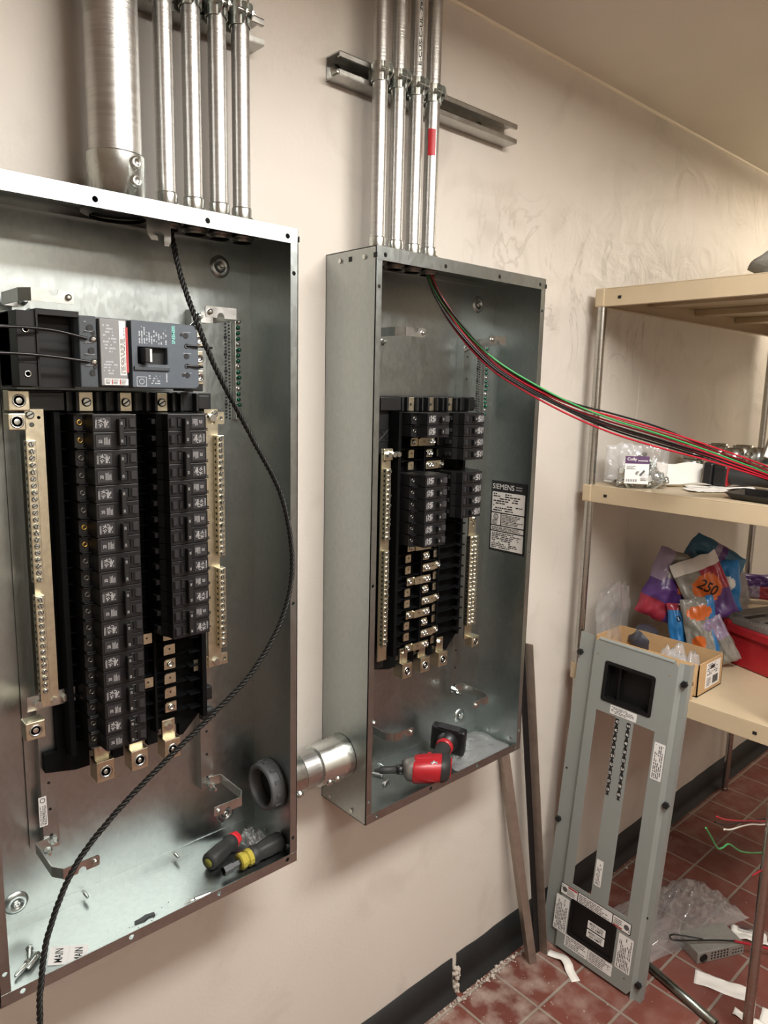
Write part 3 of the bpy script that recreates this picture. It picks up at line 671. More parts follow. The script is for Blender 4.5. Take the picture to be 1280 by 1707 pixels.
for z in (1.700, 1.672, 1.643):
    l = MB().box((mx+.080, -.108, z-.011), (mx+.1, -.085, z+.011)).build('load_lug', TIN, M, .001)
    MB().lathe([(.0066, 0), (.0066, .003), (.0045, .003), (.0044, .0005), (.0004, .0005)], (mx+.093, -.108, z), (mx+.093, -1, z), n=16).build('lug_screw', ZINC, l)
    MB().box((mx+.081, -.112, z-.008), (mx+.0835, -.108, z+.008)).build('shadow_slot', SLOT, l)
for i, (pts, w) in enumerate((([(-.81, -.19, 1.688), (-.70, -.17, 1.690), (-.62, -.150, 1.697), (-.56, -.134, 1.698), (-.517, -.127, 1.692), (-.508, -.126, 1.690)], 'upper'), ([(-.80, -.17, 1.668), (-.70, -.155, 1.664), (-.60, -.14, 1.665), (-.55, -.131, 1.663), (-.516, -.127, 1.660), (-.506, -.126, 1.659)], 'lower'))):
    tag(MB().tube(spline(pts, 8), .0021, 8).build('control_wire', WBLK), 'thin black wire running in from the left into the main breaker, %s of the two' % w, 'wire', 'black control wires')
for i, z in enumerate((1.689, 1.659)):
    tag(MB().tube(spline([(-.362, -.131, z), (-.345, -.134, z-.0005), (-.318 if i == 0 else -.335, -.128, z-.001)], 6), .0016, 8).build('control_wire', WBLK), 'short black wire stub on the right side of the main breaker, %s of the two' % ('upper' if i == 0 else 'lower'), 'wire', 'black wire stubs')
# ------------------------------------------------------------------ conduits, strut, clamps
def conduit(x, y, r, label, group, conn=.036, cr=None, nscr=1):
    t = thing('conduit', (x, y, ZT), label, 'conduit', group); cr = cr or r*1.13
    MB().lathe([(r, .006), (r, HC-ZT)], (x, y, ZT), (x, y, 3), n=32, caps=False).build('pipe', EMT, t)
    c = MB().lathe([(cr*1.05, .0005), (cr*1.05, .004), (cr, .0045), (cr, conn-.002), (cr*.985, conn), (r*.99, conn)], (x, y, ZT), (x, y, 3), n=32, caps=False).build('connector', ZINC, t)
    MB().lathe([(cr*.97, -.018), (cr*1.02, -.016), (cr*1.02, -.014), (cr*1.25, -.013), (cr*1.25, -.008), (cr*1.02, -.007), (cr*1.02, -.002)], (x, y, ZT), (x, y, 3), n=24, caps=False).build('locknut', DKZINC, t)
    MB().cyl((x, y, ZT-.010), (x, y, ZT-.0095), cr*.98, n=24).build('bore', SLOT, t)
    d = V3((.55, -.83, 0)).normalized() if nscr == 1 else V3((.28, -.96, 0)).normalized()
    for k in range(nscr):
        p = V3((x, y, ZT+conn*.42+k*.024))+d*(cr*.96) if nscr > 1 else V3((x, y, ZT+conn*.45))+d*(cr*.96)
        s = .0085 if nscr > 1 else .0052
        MB().lathe([(s, 0), (s, s*.5), (s*.6, s*.9), (s*.55, s*.5), (.0003, s*.5)], p, p+d, n=14).build('set_screw', ZINC, c)
    return t
conduit(-.439, -.078, .0365, 'wide steel conduit with a two-screw connector above the left panel', 'conduits above the left panel', .066, .0405, 2)
CL = [-.3525, -.307, -.2625, -.2205]
for i, x in enumerate(CL):
    conduit(x, -.058, .0145, 'narrow steel conduit above the left panel, %s to the right of the wide one' % ORD[i], 'conduits above the left panel')
CR = [.079, .1255, .1735, .2195]; what = ['leftmost of four, beside the panel corner', 'second from the left of four', 'printed one, third from the left of four', 'rightmost of four, with a red sticker']
for i, x in enumerate(CR):
    t = conduit(x, -.058, .0145, 'narrow steel conduit above the right panel, '+what[i], 'conduits above the right panel')
    if i == 3:
        b = MB(); n = 8; vs = []
        for k in range(n+1):
            a = math.radians(196+62*k/n)
            for z in (2.095, 2.145): vs.append((x+.0148*math.cos(a), -.058+.0148*math.sin(a), z))
        b.add(vs, [(2*k, 2*k+2, 2*k+3, 2*k+1) for k in range(n)], True).build('red_sticker', mk('red_sticker', 'b3222a', .45), t)
        b = MB(); b.tube([(x+.0168, -.058, z) for z in (1.9, 1.901)], .0003, 4)
    if i == 2:
        d = V3((-.38, -.925, 0)); u = V3((.925, -.38, 0)); b = MB()
        for (s, z, l) in (('E-CUS-C-UL', 2.248, .085), ('797-EMT-1', 2.342, .075)): text(b, s, V3((x, -.058, z))+d*.0148+u*.003, Z, -u, l, .0058)
        b.build('printing', INK, t)
def strut(x0, x1, z, label):
    t = thing('strut_channel', ((x0+x1)/2, 0, z), label, 'strut channel', 'strut channels holding the conduits')
    h = .0205; o = [(0, -h), (-.0405, -h), (-.0412, -h+.002), (-.0412, -h+.0095), (-.0395, -h+.0105), (-.034, -h+.0105), (-.034, -h+.0085), (-.0385, -h+.0080), (-.0388, -h+.0024), (-.0025, -h+.0024)]
    prof = o+[(p[0], -p[1]) for p in reversed(o)]
    MB().prism([(p[0], p[1]) for p in prof], [], (x0, 0, z), Y, Z, X, x1-x0).build('channel', GALV2, t)
    for xx in (x0+.022, x1-.09):
        MB().lathe([(.0135, 0), (.0135, .002), (.006, .0022), (.006, .0075), (.001, .008)], (xx, -.0026, z), (xx, -1, z), n=20).build('washer_bolt', ZINC, t)
strut(-.004, .512, 2.2115, 'steel strut channel fixed to the wall behind the four conduits of the right panel')
strut(-.665, -.164, 2.2095, 'steel strut channel at the top left behind the conduits of the left panel')
def clamp(x, z, r, label, group):
    t = thing('pipe_clamp', (x, -.058, z), label, 'clamp', group); y = -.0415-r-.0018; R1 = r+.0016; hh = .0165
    for s in (-1, 1):
        b = MB(); n = 10; vs = []; 
        for k in range(n+1):
            a = math.pi/2-s*(0.0)-s*(math.pi*k/n*.93) if True else 0
            for (rr, zz) in ((R1, -hh), (R1+.0016, -hh), (R1+.0016, hh), (R1, hh)): vs.append((x+s*abs(rr*math.cos(math.pi/2-math.pi*k/n*.93))*1.0, y+rr*math.sin(math.pi/2-math.pi*k/n*.93), z+zz))
        f = []
        for k in range(n):
            for q in range(4):
                w = (q+1) % 4; f.append((k*4+q, k*4+w, (k+1)*4+w, (k+1)*4+q))
        b.add(vs, f, False)
        # rounded ear in front, leg hooked into the strut behind
        e = [(y-R1-.016+.0165*(1-math.cos(q)) if False else y-R1+.002-.0165*math.sin(q), z+hh*math.cos(q)) for q in [math.pi*k/10 for k in range(11)]]
        b.prism(e, [], (x+s*.0042, 0, 0), Y, Z, (s, 0, 0), .0018)
        b.box((x+min(s*.006, s*.0078), -.043, z-hh), (x+max(s*.006, s*.0078), -.033, z+hh))
        b.build('strap_half', ZINC, t)
    yy = y-R1-.006
    b = MB(); b.cyl((x-.017, yy, z), (x+.014, yy, z), .0028, n=10); b.cyl((x+.006, yy, z), (x+.0095, yy, z), .0065, n=6, smooth=False); b.build('bolt', ZINC, t)
    MB().box((x+.0065, yy-.0055, z-.005), (x+.0095, yy+.0055, z+.005)).build('square_nut', ZINC, t, .0006)
for i, x in enumerate(CL): clamp(x, 2.2095, .0145, 'zinc strut clamp round the %s narrow conduit of the left panel' % ORD[i], 'zinc pipe clamps')
for i, x in enumerate(CR): clamp(x, 2.2115, .0145, 'zinc strut clamp round the %s conduit from the left above the right panel' % ORD[i], 'zinc pipe clamps')
# nipple joining the two panels low down
t = thing('conduit_nipple', (-.085, -.07, .88), 'short wide zinc conduit nipple joining the two panels near their bottoms', 'conduit')
c0 = (-.169, -.07, .882); c1 = (3, -.07, .882)
MB().lathe([(.0350, .0), (.0350, .169)], c0, c1, n=40, caps=False).build('pipe', EMT, t)
q = MB().lathe([(.0392, .001), (.0392, .052), (.0384, .055), (.035, .055)], c0, c1, n=40, caps=False).build('left_connector', ZINC, t)
w = MB().lathe([(.035, .092), (.0405, .093), (.0418, .095), (.0418, .143), (.0445, .147), (.0445, .168)], c0, c1, n=40, caps=False).build('right_connector', ZINC, t)
for (par, xs) in ((q, (-.150, -.132)), (w, (-.060, -.040))):
    for x in xs:
        d = V3((0, -.80, -.60)); p = V3((x, -.07, .882))+d*.0405
        MB().lathe([(.0075, -.004), (.0075, .003), (.0062, .0065), (.003, .0065), (.0027, .003), (.0003, .003)], p, p+d, n=14).build('set_screw', ZINC, par)
GREYP = mk('grey_bushing', '55575a', .5)
b = MB(); b.lathe([(.0345, .0), (.0475, .0), (.0480, .004), (.0480, .008), (.0455, .009), (.0455, .020), (.0435, .028), (.0385, .030), (.0350, .028), (.0345, .0)], (-.171, -.07, .882), (-3, -.07, .882), n=48, caps=False)
for k in range(12):
    a = 2*math.pi*k/12; M = M4.Translation((-.171, -.07, .882)) @ M4.Rotation(a, 4, 'X'); b.box((-.0215, .0435, -.0035), (-.009, .0475, .0035), M)
b.build('bushing', GREYP, t, .0006, 1)
MB().cyl((-.176, -.07, .882), (-.175, -.07, .882), .0347, n=32).build('bore', SLOT, t)
# ------------------------------------------------------------------ rope and wires
path = spline([(-.3525, -.058, 1.93), (-.352, -.060, 1.88), (-.351, -.066, 1.863), (-.346, -.085, 1.797), (-.340, -.128, 1.718), (-.317, -.142, 1.651), (-.259, -.146, 1.549), (-.204, -.150, 1.447), (-.183, -.150, 1.33), (-.204, -.150, 1.237), (-.265, -.150, 1.154), (-.345, -.15, 1.097), (-.432, -.154, 1.045), (-.512, -.158, .993), (-.575, -.166, .939), (-.618, -.182, .869), (-.637, -.203, .818), (-.646, -.218, .768), (-.655, -.25, .60), (-.66, -.27, .30), (-.66, -.275, .05), (-.655, -.30, .0075), (-.58, -.38, .0075)], 30)
tw = MB(); cum = [0.0]
for i in range(1, len(path)): cum.append(cum[-1]+(path[i]-path[i-1]).length)
fine = []; step = .0022; L = cum[-1]; j = 0
for k in range(int(L/step)+1):
    s_ = k*step
    while j < len(cum)-2 and cum[j+1] < s_: j += 1
    fine.append(path[j].lerp(path[j+1], (s_-cum[j])/max(1e-9, cum[j+1]-cum[j])))
for ph in (0, 1, 2):
    nr = None; st = []
    for i, p in enumerate(fine):
        tg_ = (fine[min(i+1, len(fine)-1)]-fine[max(i-1, 0)]).normalized()
        nr = tg_.orthogonal().normalized() if nr is None else (nr-tg_*nr.dot(tg_)).normalized()
        a = i*step/.024*2*math.pi+ph*2*math.pi/3; st.append(p+nr*(.0024*math.cos(a))+tg_.cross(nr)*(.0024*math.sin(a)))
    tw.tube(st, .0022, 5)
tag(tw.build('pull_rope', ROPE), 'twisted black rope hanging out of a conduit and looping across the left panel', 'rope')
ctr = [(.2195, -.058, 1.95), (.2195, -.058, 1.90), (.222, -.059, 1.872), (.246, -.072, 1.819), (.291, -.096, 1.758), (.353, -.132, 1.693), (.428, -.174, 1.644), (.519, -.223, 1.600), (.612, -.274, 1.568), (.722, -.335, 1.536), (.838, -.399, 1.500), (.989, -.483, 1.448), (1.12, -.52, 1.402), (1.30, -.54, 1.392), (1.55, -.50, 1.3915)]
off = [0, 0, .1, .2, .3, .45, .7, 1.0, 1.0, 1.0, 1, 1, .5, .12, .1]
SPEC = [('black', WBLK, (.007, .024, .006), 'uppermost, arching above the reds'), ('red', WRED, (.005, .017, .016), 'brightest, along the top of the bundle'), ('red', WRED, (.006, .012, .012), 'second one down near the top of the bundle'),
        ('green', WGRN, (.011, .006, .003), 'the only green one in the bundle'), ('red', WRED, (.001, .004, .0), 'in the middle of the bundle'), ('black', WBLK, (-.003, -.006, -.004), 'mid bundle, under the green one'),
        ('black', WBLK, (-.007, -.012, -.010), 'lower middle of the bundle'), ('red', WRED, (-.005, -.007, -.007), 'dark one between the lower black ones'), ('red', WRED, (-.011, -.025, -.013), 'lowest, sagging below the bundle'), ('black', WBLK, (-.002, -.015, -.012), 'thin one just above the sagging red one')]
R = random.Random(11)
for i, (cn, m, o3, lab_) in enumerate(SPEC):
    pts = []; ph = R.uniform(0, 6.28); la = R.uniform(.003, .006)
    for k, c in enumerate(ctr):
        q = k/(len(ctr)-1)*1.0; st = [0, .43, .62, .80, 1.0]; vv = [0, o3[0], o3[1], o3[2], o3[2]*.3]
        for g in range(4):
            if st[g] <= q <= st[g+1]: f = (q-st[g])/(st[g+1]-st[g]); z = vv[g]+(vv[g+1]-vv[g])*(f*f*(3-2*f)); break
        tight = .0062 if k < 4 else la*1.3
        dx, dy = math.cos(ph+k*.5)*tight, math.sin(ph+k*.5)*tight
        if k >= 12: z = abs(z)*.15+i*.0002; dx, dy = 0.004*math.cos(i*2.4), (i-5)*.0054
        pts.append((c[0]+dx*.6, c[1]+dy, c[2]+z))
    tag(MB().tube(spline(pts, 9), .0022, 8).build('wire', m), '%s wire from panel to shelf, %s' % (cn, lab_), 'wire', 'wires pulled out of the right panel')
# loose wire ends hanging in front of the shelf from the right
lw = [('green', WGRN, [(.640, -.56, .690), (.668, -.56, .660), (.717, -.56, .608), (.748, -.56, .594), (.785, -.56, .587), (.87, -.56, .53), (.99, -.56, .473), (1.12, -.57, .43), (1.45, -.62, .33), (1.6, -.75, .004)], 'kinked at its end'),
      ('red', WRED, [(.80, -.52, .633), (.85, -.52, .605), (.95, -.52, .560), (1.08, -.52, .506), (1.35, -.55, .40), (1.6, -.62, .3), (1.65, -.72, .004)], 'the upper of two'),
      ('white', WWHT, [(.855, -.52, .576), (.90, -.52, .557), (1.0, -.52, .527), (1.10, -.52, .487), (1.35, -.55, .38), (1.55, -.7, .1), (1.6, -.8, .004)], 'twisted with a dark strand'),
      ('red', WRED, [(.845, -.60, .500), (.90, -.60, .487), (1.0, -.60, .465), (1.09, -.6, .443), (1.35, -.62, .36), (1.5, -.8, .1), (1.52, -.9, .004)], 'crossing the green one'),
      ('black', WBLK, [(.82, -.51, .605), (.90, -.51, .565), (1.05, -.51, .512), (1.3, -.55, .42), (1.6, -.7, .1), (1.7, -.8, .004)], 'hardly seen against the dark floor')]
for cn, m, pts, lb in lw:
    tag(MB().tube(spline(pts, 8), .0021, 8).build('wire', m), 'loose %s wire end at the right above the floor, %s' % (cn, lb), 'wire', 'loose wire ends at the right')
# ------------------------------------------------------------------ things on the two panel floors
zt0 = ZB+TH
def film(name, cx, cy, z0, sx, sy, h, seed, label, m=CLEAR, n=22, cat='plastic bag', rot=0.0, yb=None):
    vs = []; fs = []; R = V3((seed*3.1, seed*1.7, 0)); ca, sa = math.cos(rot), math.sin(rot)
    for L_ in (0, 1):
        for i in range(n+1):
            for j in range(n+1):
                u, v = 2*i/n-1, 2*j/n-1; e = (max(0, 1-u*u)*max(0, 1-v*v))**.45
                rad = 1+.12*noise.noise(V3((u*2, v*2, 0))+R); x, y = u*sx*rad, v*sy*rad
                w = abs(noise.noise(V3((u*2.3, v*2.3, L_*4))+R))+.5*abs(noise.noise(V3((u*5.5, v*5.5, L_*4+2))+R))+.25*abs(noise.noise(V3((u*12, v*12, L_*3))+R))
                z = z0+(h*e*(.35+1.1*w) if L_ else .0006+h*.05*w*e)
                Yy = cy+x*sa+y*ca
                vs.append((cx+x*ca-y*sa, Yy if yb is None else min(Yy, yb), z))
    k = (n+1)*(n+1)
    for i in range(n):
        for j in range(n):
            a = i*(n+1)+j; q = (a, a+n+1, a+n+2, a+1); fs.append(tuple(k+c for c in q)); fs.append(tuple(reversed(q)))
    o = MB().add(vs, fs, True).build(name, m); return tag(o, label, cat)
def grip(mb, c, ax, L, r, n=32, lobes=6, depth=.10):
    """fluted handle body from c along ax"""
    c = V3(c); ax = V3(ax).normalized(); a = ax.orthogonal().normalized(); b = ax.cross(a); st = [(0, .55), (.04, .85), (.12, 1), (.45, .98), (.72, .86), (.82, .82), (.9, .95), (1, .8)]; vs = []; fs = []
    for h, q in st:
        for i in range(n):
            t = 2*math.pi*i/n; rr = r*q*(1-depth*(.5+.5*math.cos(lobes*t)) if .1 < h < .8 else 1); vs.append(c+ax*(h*L)+a*(rr*math.cos(t))+b*(rr*math.sin(t)))
    for k in range(len(st)-1):
        for i in range(n): j = (i+1) % n; fs.append((k*n+i, k*n+j, (k+1)*n+j, (k+1)*n+i))
    mb.add(vs, fs, True); mb.add(vs[:n], [tuple(range(n-1, -1, -1))]); mb.add(vs[-n:], [tuple(range(n))]); return mb
p0 = V3((-.312, -.072, zt0+.0182)); ax = V3((.87, .40, -.02)).normalized()
t = thing('screwdriver', (p0.x, p0.y, zt0), 'short black-handled screwdriver with a red collar lying in the left panel', 'screwdriver')
grip(MB(), p0, ax, .074, .0180).build('grip', RUBBER, t)
MB().lathe([(.0085, -.0008), (.0075, -.002), (.0003, -.0022)], p0, p0+ax, n=18).build('end_cap', OLIVE, t)
MB().lathe([(.0125, .071), (.0150, .078), (.013, .088), (.007, .094)], p0, p0+ax, n=8, smooth=False).build('collar', REDP, t)
MB().lathe([(.0032, .092), (.0032, .105)], p0, p0+ax, n=12).build('shank', ZINC, t)
p0 = V3((-.1725, -.100, zt0+.0192)); ax = V3((-.985, -.06, -.015)).normalized()
t = thing('nut_driver', (p0.x, p0.y, zt0), 'black-handled nut driver with a clear yellow collar by the panel corner', 'nut driver')
grip(MB(), p0, ax, .072, .0188).build('grip', RUBBER, t)
MB().lathe([(.0140, .070), (.0160, .072), (.0160, .080), (.013, .082), (.013, .085), (.0155, .087), (.0155, .095), (.012, .097)], p0, p0+ax, n=12, smooth=False).build('collar', YEL, t)
MB().lathe([(.0075, .096), (.0075, .112), (.0095, .113), (.0095, .130), (.0070, .130), (.0070, .116), (.001, .116)], p0, p0+ax, n=6, smooth=False).build('socket', BLACK, t)
p = V3((-.385, -.122, zt0+.0034)); ax = V3((.985, -.14, 0)).normalized()
t = thing('driver_bit', p, 'small steel driver bit on the bottom edge of the left panel', 'driver bit')
MB().lathe([(.0012, 0), (.0022, .006), (.0032, .010)], p, p+ax, n=8).build('tip', ZINC, t); MB().lathe([(.0032, .010), (.0024, .014), (.0024, .017), (.0033, .019), (.0033, .046)], p, p+ax, n=6, smooth=False).build('shank', DKZINC, t)
b = MB(); R = random.Random(2)
b.prism([(-.468, -.113), (-.452, -.1155), (-.444, -.112), (-.433, -.1145), (-.432, -.107), (-.446, -.104), (-.455, -.1065), (-.466, -.107)], [], (0, 0, zt0+.0002), X, Y, Z, .0022)
tag(b.build('jacket_scrap', BLACK), 'small flat scrap of black cable jacket on the left panel floor', 'scrap')
R = random.Random(9); b = MB()
for i in range(26):
    x, y, r = R.gauss(-.45, .05), R.gauss(-.11, .012), R.uniform(.0005, .0012); y = max(-.135, min(-.02, y)); b.lathe([(r*.4, 0), (r, r*.6), (r*.3, r)], (x, y, zt0), (x, y, 2), n=5, smooth=False)
o = b.build('black_crumbs', BLACK); tag(o, 'fine black crumbs on the left panel floor around the scrap', 'crumbs'); o['kind'] = 'stuff'
A = V3((-.603, -.110, zt0+.0001)); UU = V3((.016, .036, 0)); VV = V3((.0235, -.0165, 0))
for i, w in enumerate(('left', 'right')):
    o = A+VV*i*1.01; u = UU.normalized(); v = VV.normalized(); lu, lv = UU.length, VV.length
    l = MB().prism([(0, 0), (lu, 0), (lu, lv), (0, lv)], [], o, u, v, Z, .0007).build('label_tag', WHITE); tag(l, 'white adhesive label reading MAIN on the panel floor, the %s of the pair' % w, 'label', 'white MAIN labels')
    text(MB(), 'MAIN', o+Z*.0007+v*lv*.72+u*lu*.12, u, -v, lu*.74, lv*.42).build('lettering', INK, l)
for i, (x, y, a) in enumerate(((-.613, -.060, 1.3), (-.622, -.090, .6), (-.607, -.083, .75))):
    p = V3((x, y, zt0+.0058)); ax = V3((-math.cos(a), -math.sin(a), 0)); t = thing('machine_screw', (x, y, zt0), 'silver screw on the left panel floor, ' + ('standing apart at the back', 'leftmost of the two side by side', 'nearest the MAIN labels')[i], 'screw', 'loose silver screws')
    MB().lathe([(.0052, 0), (.0058, .002), (.0058, .006)], p, p+ax, n=6, smooth=False).build('head', ZINC, t); MB().lathe([(.0038, .005), (.0038, .026), (.002, .030)], p, p+ax, n=12).build('shank', ZINC, t)
film('plastic_bag', -.197, -.045, zt0, .021, .036, .020, 2, 'crumpled clear plastic bag behind the screwdrivers in the left panel')
film('plastic_bag', .400, -.070, zt0, .095, .058, .016, 5, 'crumpled clear plastic bag under the red impact driver in the right panel')
# impact driver lying on its side
A0 = V3((.121, -.062, .800)); ax = V3((.834, -.552, -.02)).normalized()
t = thing('impact_driver', (.19, -.1, zt0), 'red and black cordless impact driver lying in the right panel', 'impact driver')
def A_(d): return A0+ax*d
MB().lathe([(.0028, -.018), (.0045, -.008), (.0082, -.004), (.0086, .030), (.0055, .031)], A0, A0+ax, n=12).build('bit', RUBBER, t)
MB().lathe([(.0055, .030), (.0105, .032), (.0112, .044), (.009, .046)], A0, A0+ax, n=20).build('chuck_collar', BLACK, t)
MB().lathe([(.010, .044), (.020, .047), (.0245, .054), (.0265, .066), (.027, .071)], A0, A0+ax, n=32).build('nose', mk('nose_grey', '6e6964', .4, .35, .2, 60), t)
hd = V3((.86, .50, .10)); hd = (hd-ax*hd.dot(ax)*.45).normalized(); sd = ax.cross(hd).normalized()
b = MB(); vs = []; fs = []; n = 28; st = [(.070, .0272, 1.0), (.076, .0295, 1.0), (.100, .0300, 1.02), (.125, .0290, 1.05), (.136, .0275, 1.06)]
for h, r, q in st:
    for i in range(n):
        a = 2*math.pi*i/n; ca, sa = math.cos(a), math.sin(a); e = 1/max(abs(ca)**3.2+abs(sa)**3.2, 1e-6)**(1/3.2)
        vs.append(A_(h)+hd*(r*q*ca*e)+sd*(r*.92*sa*e))
for k in range(len(st)-1):
    for i in range(n): j = (i+1) % n; fs.append((k*n+i, k*n+j, (k+1)*n+j, (k+1)*n+i))
b.add(vs, fs, True); b.add(vs[:n], [tuple(range(n-1, -1, -1))]); b.add(vs[-n:], [tuple(range(n))]); body = b.build('motor_housing', RED, t)
b = MB(); vs = []; fs = []; st = [(.134, .0290, 1.04), (.140, .0292, 1.04), (.150, .0255, 1.04), (.155, .018, 1.0)]
for h, r, q in st:
    for i in range(n):
        a = 2*math.pi*i/n; ca, sa = math.cos(a), math.sin(a); e = 1/max(abs(ca)**3.2+abs(sa)**3.2, 1e-6)**(1/3.2); vs.append(A_(h)+hd*(r*q*ca*e)+sd*(r*.94*sa*e))
for k in range(len(st)-1):
    for i in range(n): j = (i+1) % n; fs.append((k*n+i, k*n+j, (k+1)*n+j, (k+1)*n+i))
b.add(vs, fs, True); b.add(vs[-n:], [tuple(range(n))]); b.build('rear_bumper', RUBBER, t)
Mr = M4(((ax.x, hd.x, sd.x, 0), (ax.y, hd.y, sd.y, 0), (ax.z, hd.z, sd.z, 0), (0, 0, 0, 1)))
def onb(d, h=0, s=0): return M4.Translation(A_(d)+hd*h+sd*s) @ Mr
MB().box((-.001, -.014, -.018), (.0025, .014, .018), onb(.155)).build('rear_badge', RED, body, .003)
MB().box((-.026, -.003, -.0016), (.020, .003, .0016), onb(.100, .0, .0275*sd.z/abs(sd.z))).build('side_ridge', RED, body, .0012)
cn = V3((-.45, -.55, .70)); cn = (cn-ax*cn.dot(ax)).normalized(); cu = ax; cv = cn.cross(cu)
b = MB(); e0 = A_(.112)+cn*.0298
b.prism([(.009*math.cos(q)*(1 if k % 2 else .7), .009*math.sin(q)*(1 if k % 2 else .7)) for k, q in enumerate([2*math.pi*j/12 for j in range(12)])], [circ(0, 0, .0035, 10)], e0, cu, cv, cn, .0012); b.build('emblem', BLACK, body)
b = MB(); b.prism([(.0045*math.cos(q), .0045*math.sin(q)) for q in [math.pi*(.3+1.4*j/10) for j in range(11)]]+[(.003*math.cos(q), .003*math.sin(q)) for q in [math.pi*(1.7-1.4*j/10) for j in range(11)]], [], e0, cu, cv, cn, .0015); b.build('emblem_mark', WHITE, body)
h0 = A_(.118)+hd*.012
b = MB(); vs = []; fs = []; st = [(0, .021, .019), (.02, .0195, .0175), (.045, .0175, .0165), (.070, .018, .0168), (.082, .0195, .018)]; tl = ax
hh = (hd*.96+ax*.27).normalized(); t2 = (ax-hh*ax.dot(hh)).normalized()
for h, a1, a2 in st:
    for i in range(24): q = 2*math.pi*i/24; vs.append(h0+hh*h+t2*(a1*math.cos(q))+sd*(a2*math.sin(q)))
for k in range(len(st)-1):
    for i in range(24): j = (i+1) % 24; fs.append((k*24+i, k*24+j, (k+1)*24+j, (k+1)*24+i))
b.add(vs, fs, True); b.build('handle', RUBBER, t)
MB().lathe([(.0185, .070), (.0208, .072), (.0212, .080), (.0195, .083)], h0, h0+hh, n=28).build('handle_band', RED, t)
MB().lathe([(.0185, .082), (.022, .086), (.026, .094), (.027, .101)], h0, h0+hh, n=28).build('handle_foot', BLACK, t)
MB().box((-.012, -.004, -.006), (-.004, .020, .006), M4.Translation(h0+hh*.020-t2*.012) @ Mr).build('trigger', RED, t, .002)
bc = h0+hh*.112; Mb = M4(((t2.x, hh.x, sd.x, bc.x), (t2.y, hh.y, sd.y, bc.y), (t2.z, hh.z, sd.z, bc.z), (0, 0, 0, 1)))
bt = MB().box((-.042, -.012, -.033), (.042, .014, .033), Mb).build('battery', BLACK, t, .006, 3)
MB().box((-.028, .0135, -.022), (.028, .0150, -.012), Mb).box((-.026, -.0125, .0325), (.026, .010, .0338), Mb).build('battery_label', BREAK2, bt)
MB().box((-.006, -.010, -.0345), (.006, .012, -.0325), Mb).build('latch', RED, bt, .001)
for i, (x, y, a) in enumerate(((.128, -.060, .4), (.150, -.030, 2.0))):
    p = V3((x, y, zt0+.0045)); d = V3((math.cos(a), math.sin(a), 0)); t = thing('wall_anchor', (x, y, zt0), 'small white plastic anchor on the right panel floor, %s the driver bit' % ('just under' if i == 0 else 'behind'), 'anchor', 'white plastic anchors')
    MB().lathe([(.0043, 0), (.0043, .002), (.0030, .003), (.0026, .020), (.0012, .026)], p, p+d, n=10).build('sleeve', WHITE, t); MB().lathe([(.0024, -.005), (.0024, .001)], p, p+d, n=6, smooth=False).build('screw', ZINC, t)
# ------------------------------------------------------------------ leaning angle bars
def bar(p0, p1, leg, label, m, face):
    p0, p1 = V3(p0), V3(p1); d = (p1-p0); L = d.length; d.normalize(); u = V3(face); u = (u-d*u.dot(d)).normalized(); v = d.cross(u)
    t = .0028; o = [(0, 0), (leg, 0), (leg, t), (t, t), (t, leg), (0, leg)]
    return tag(MB().prism(o, [], p0, u, v, d, L).build('angle_bar', m), label, 'steel bar', 'steel bars leaning on the wall')
bar((.694, -.089, .0), (.588, -.010, .752), .024, 'brown-grey steel angle bar leaning under the corner of the right panel', STEEL, (.9, -.35, 0))
p0, p1 = V3((.762, -.076, .0)), V3((.664, -.030, .965)); d = p1-p0; L = d.length; d.normalize()
t = thing('angle_bar', p0, 'taller dark angle bar leaning between the right panel and the grey cover', 'steel bar', 'steel bars leaning on the wall')
def leg(nm, m, u, w, n_):
    u = V3(u); u = (u-d*u.dot(d)).normalized(); v = u.cross(d).normalized()*n_
    MB().prism([(0, 0), (w, 0), (w, .0028), (0, .0028)], [], p0, u, v, d, L).build(nm, m, t)
leg('inner_leg', BLACK, (-.95, .12, 0), .022, 1); leg('outer_leg', STEEL, (.10, -.97, 0), .026, 1)
# ------------------------------------------------------------------ grey dead-front cover leaning on the shelf
CO = V3((.803, -.081, .0015)); CV = V3((.071, -.020, .953)).normalized(); CU = V3((0, -1, 0)); CU = (CU-CV*CU.dot(CV)).normalized(); CN = CU.cross(CV)
t = thing('panel_cover', CO, 'grey enamelled dead-front cover with two long cut-outs leaning against the shelving', 'panel cover')
def cq(u, w, n=0.0): return CO+CU*u+CV*w+CN*n
HB = [rrect(.060, .796, .202, .903, .008), [(.047, .225), (.108, .225), (.108, .760), (.047, .760)], [(.162, .225), (.222, .225), (.222, .762), (.162, .762)], rrect(.054, .072, .194, .179, .006)]
plate = MB().prism([(.018, .012), (.250, .012), (.260, .03), (.260, .95), (.252, .962), (.030, .962), (.018, .95)], HB+[circ(.030, .917, .0028, 10), circ(.240, .921, .0028, 10), circ(.237, .05, .0028, 10)], cq(0, 0), CU, CV, CN, -.0018).build('face_plate', PAINTG, t)
b = MB()
for s, u0, u1 in ((-1, .018, -.036), (1, .260, .287)):
    uu = u0; 
    b.prism([(0, 0), (0, -.0018), (s*.010, -.011), (s*abs(u1-u0), -.011), (s*abs(u1-u0), -.0092), (s*.0108, -.0092)], [], cq(u0, .0), CU, CN, CV, .962)
    b.prism([(0, 0), (.0018, 0), (.0018, -.02), (0, -.02)], [], cq(u1-(.0018 if s > 0 else 0), 0, -.011), CU, CN, CV, .962)
b.build('side_flange', PAINTG, t)
MB().tube([cq(.030, .960, -.004), cq(.248, .960, -.004)], .0055, 10).box((0, 0, 0), (.0001, .0001, .0001), M4.Translation(cq(.1, .95, -.01))).build('top_lip', PAINTG, t)
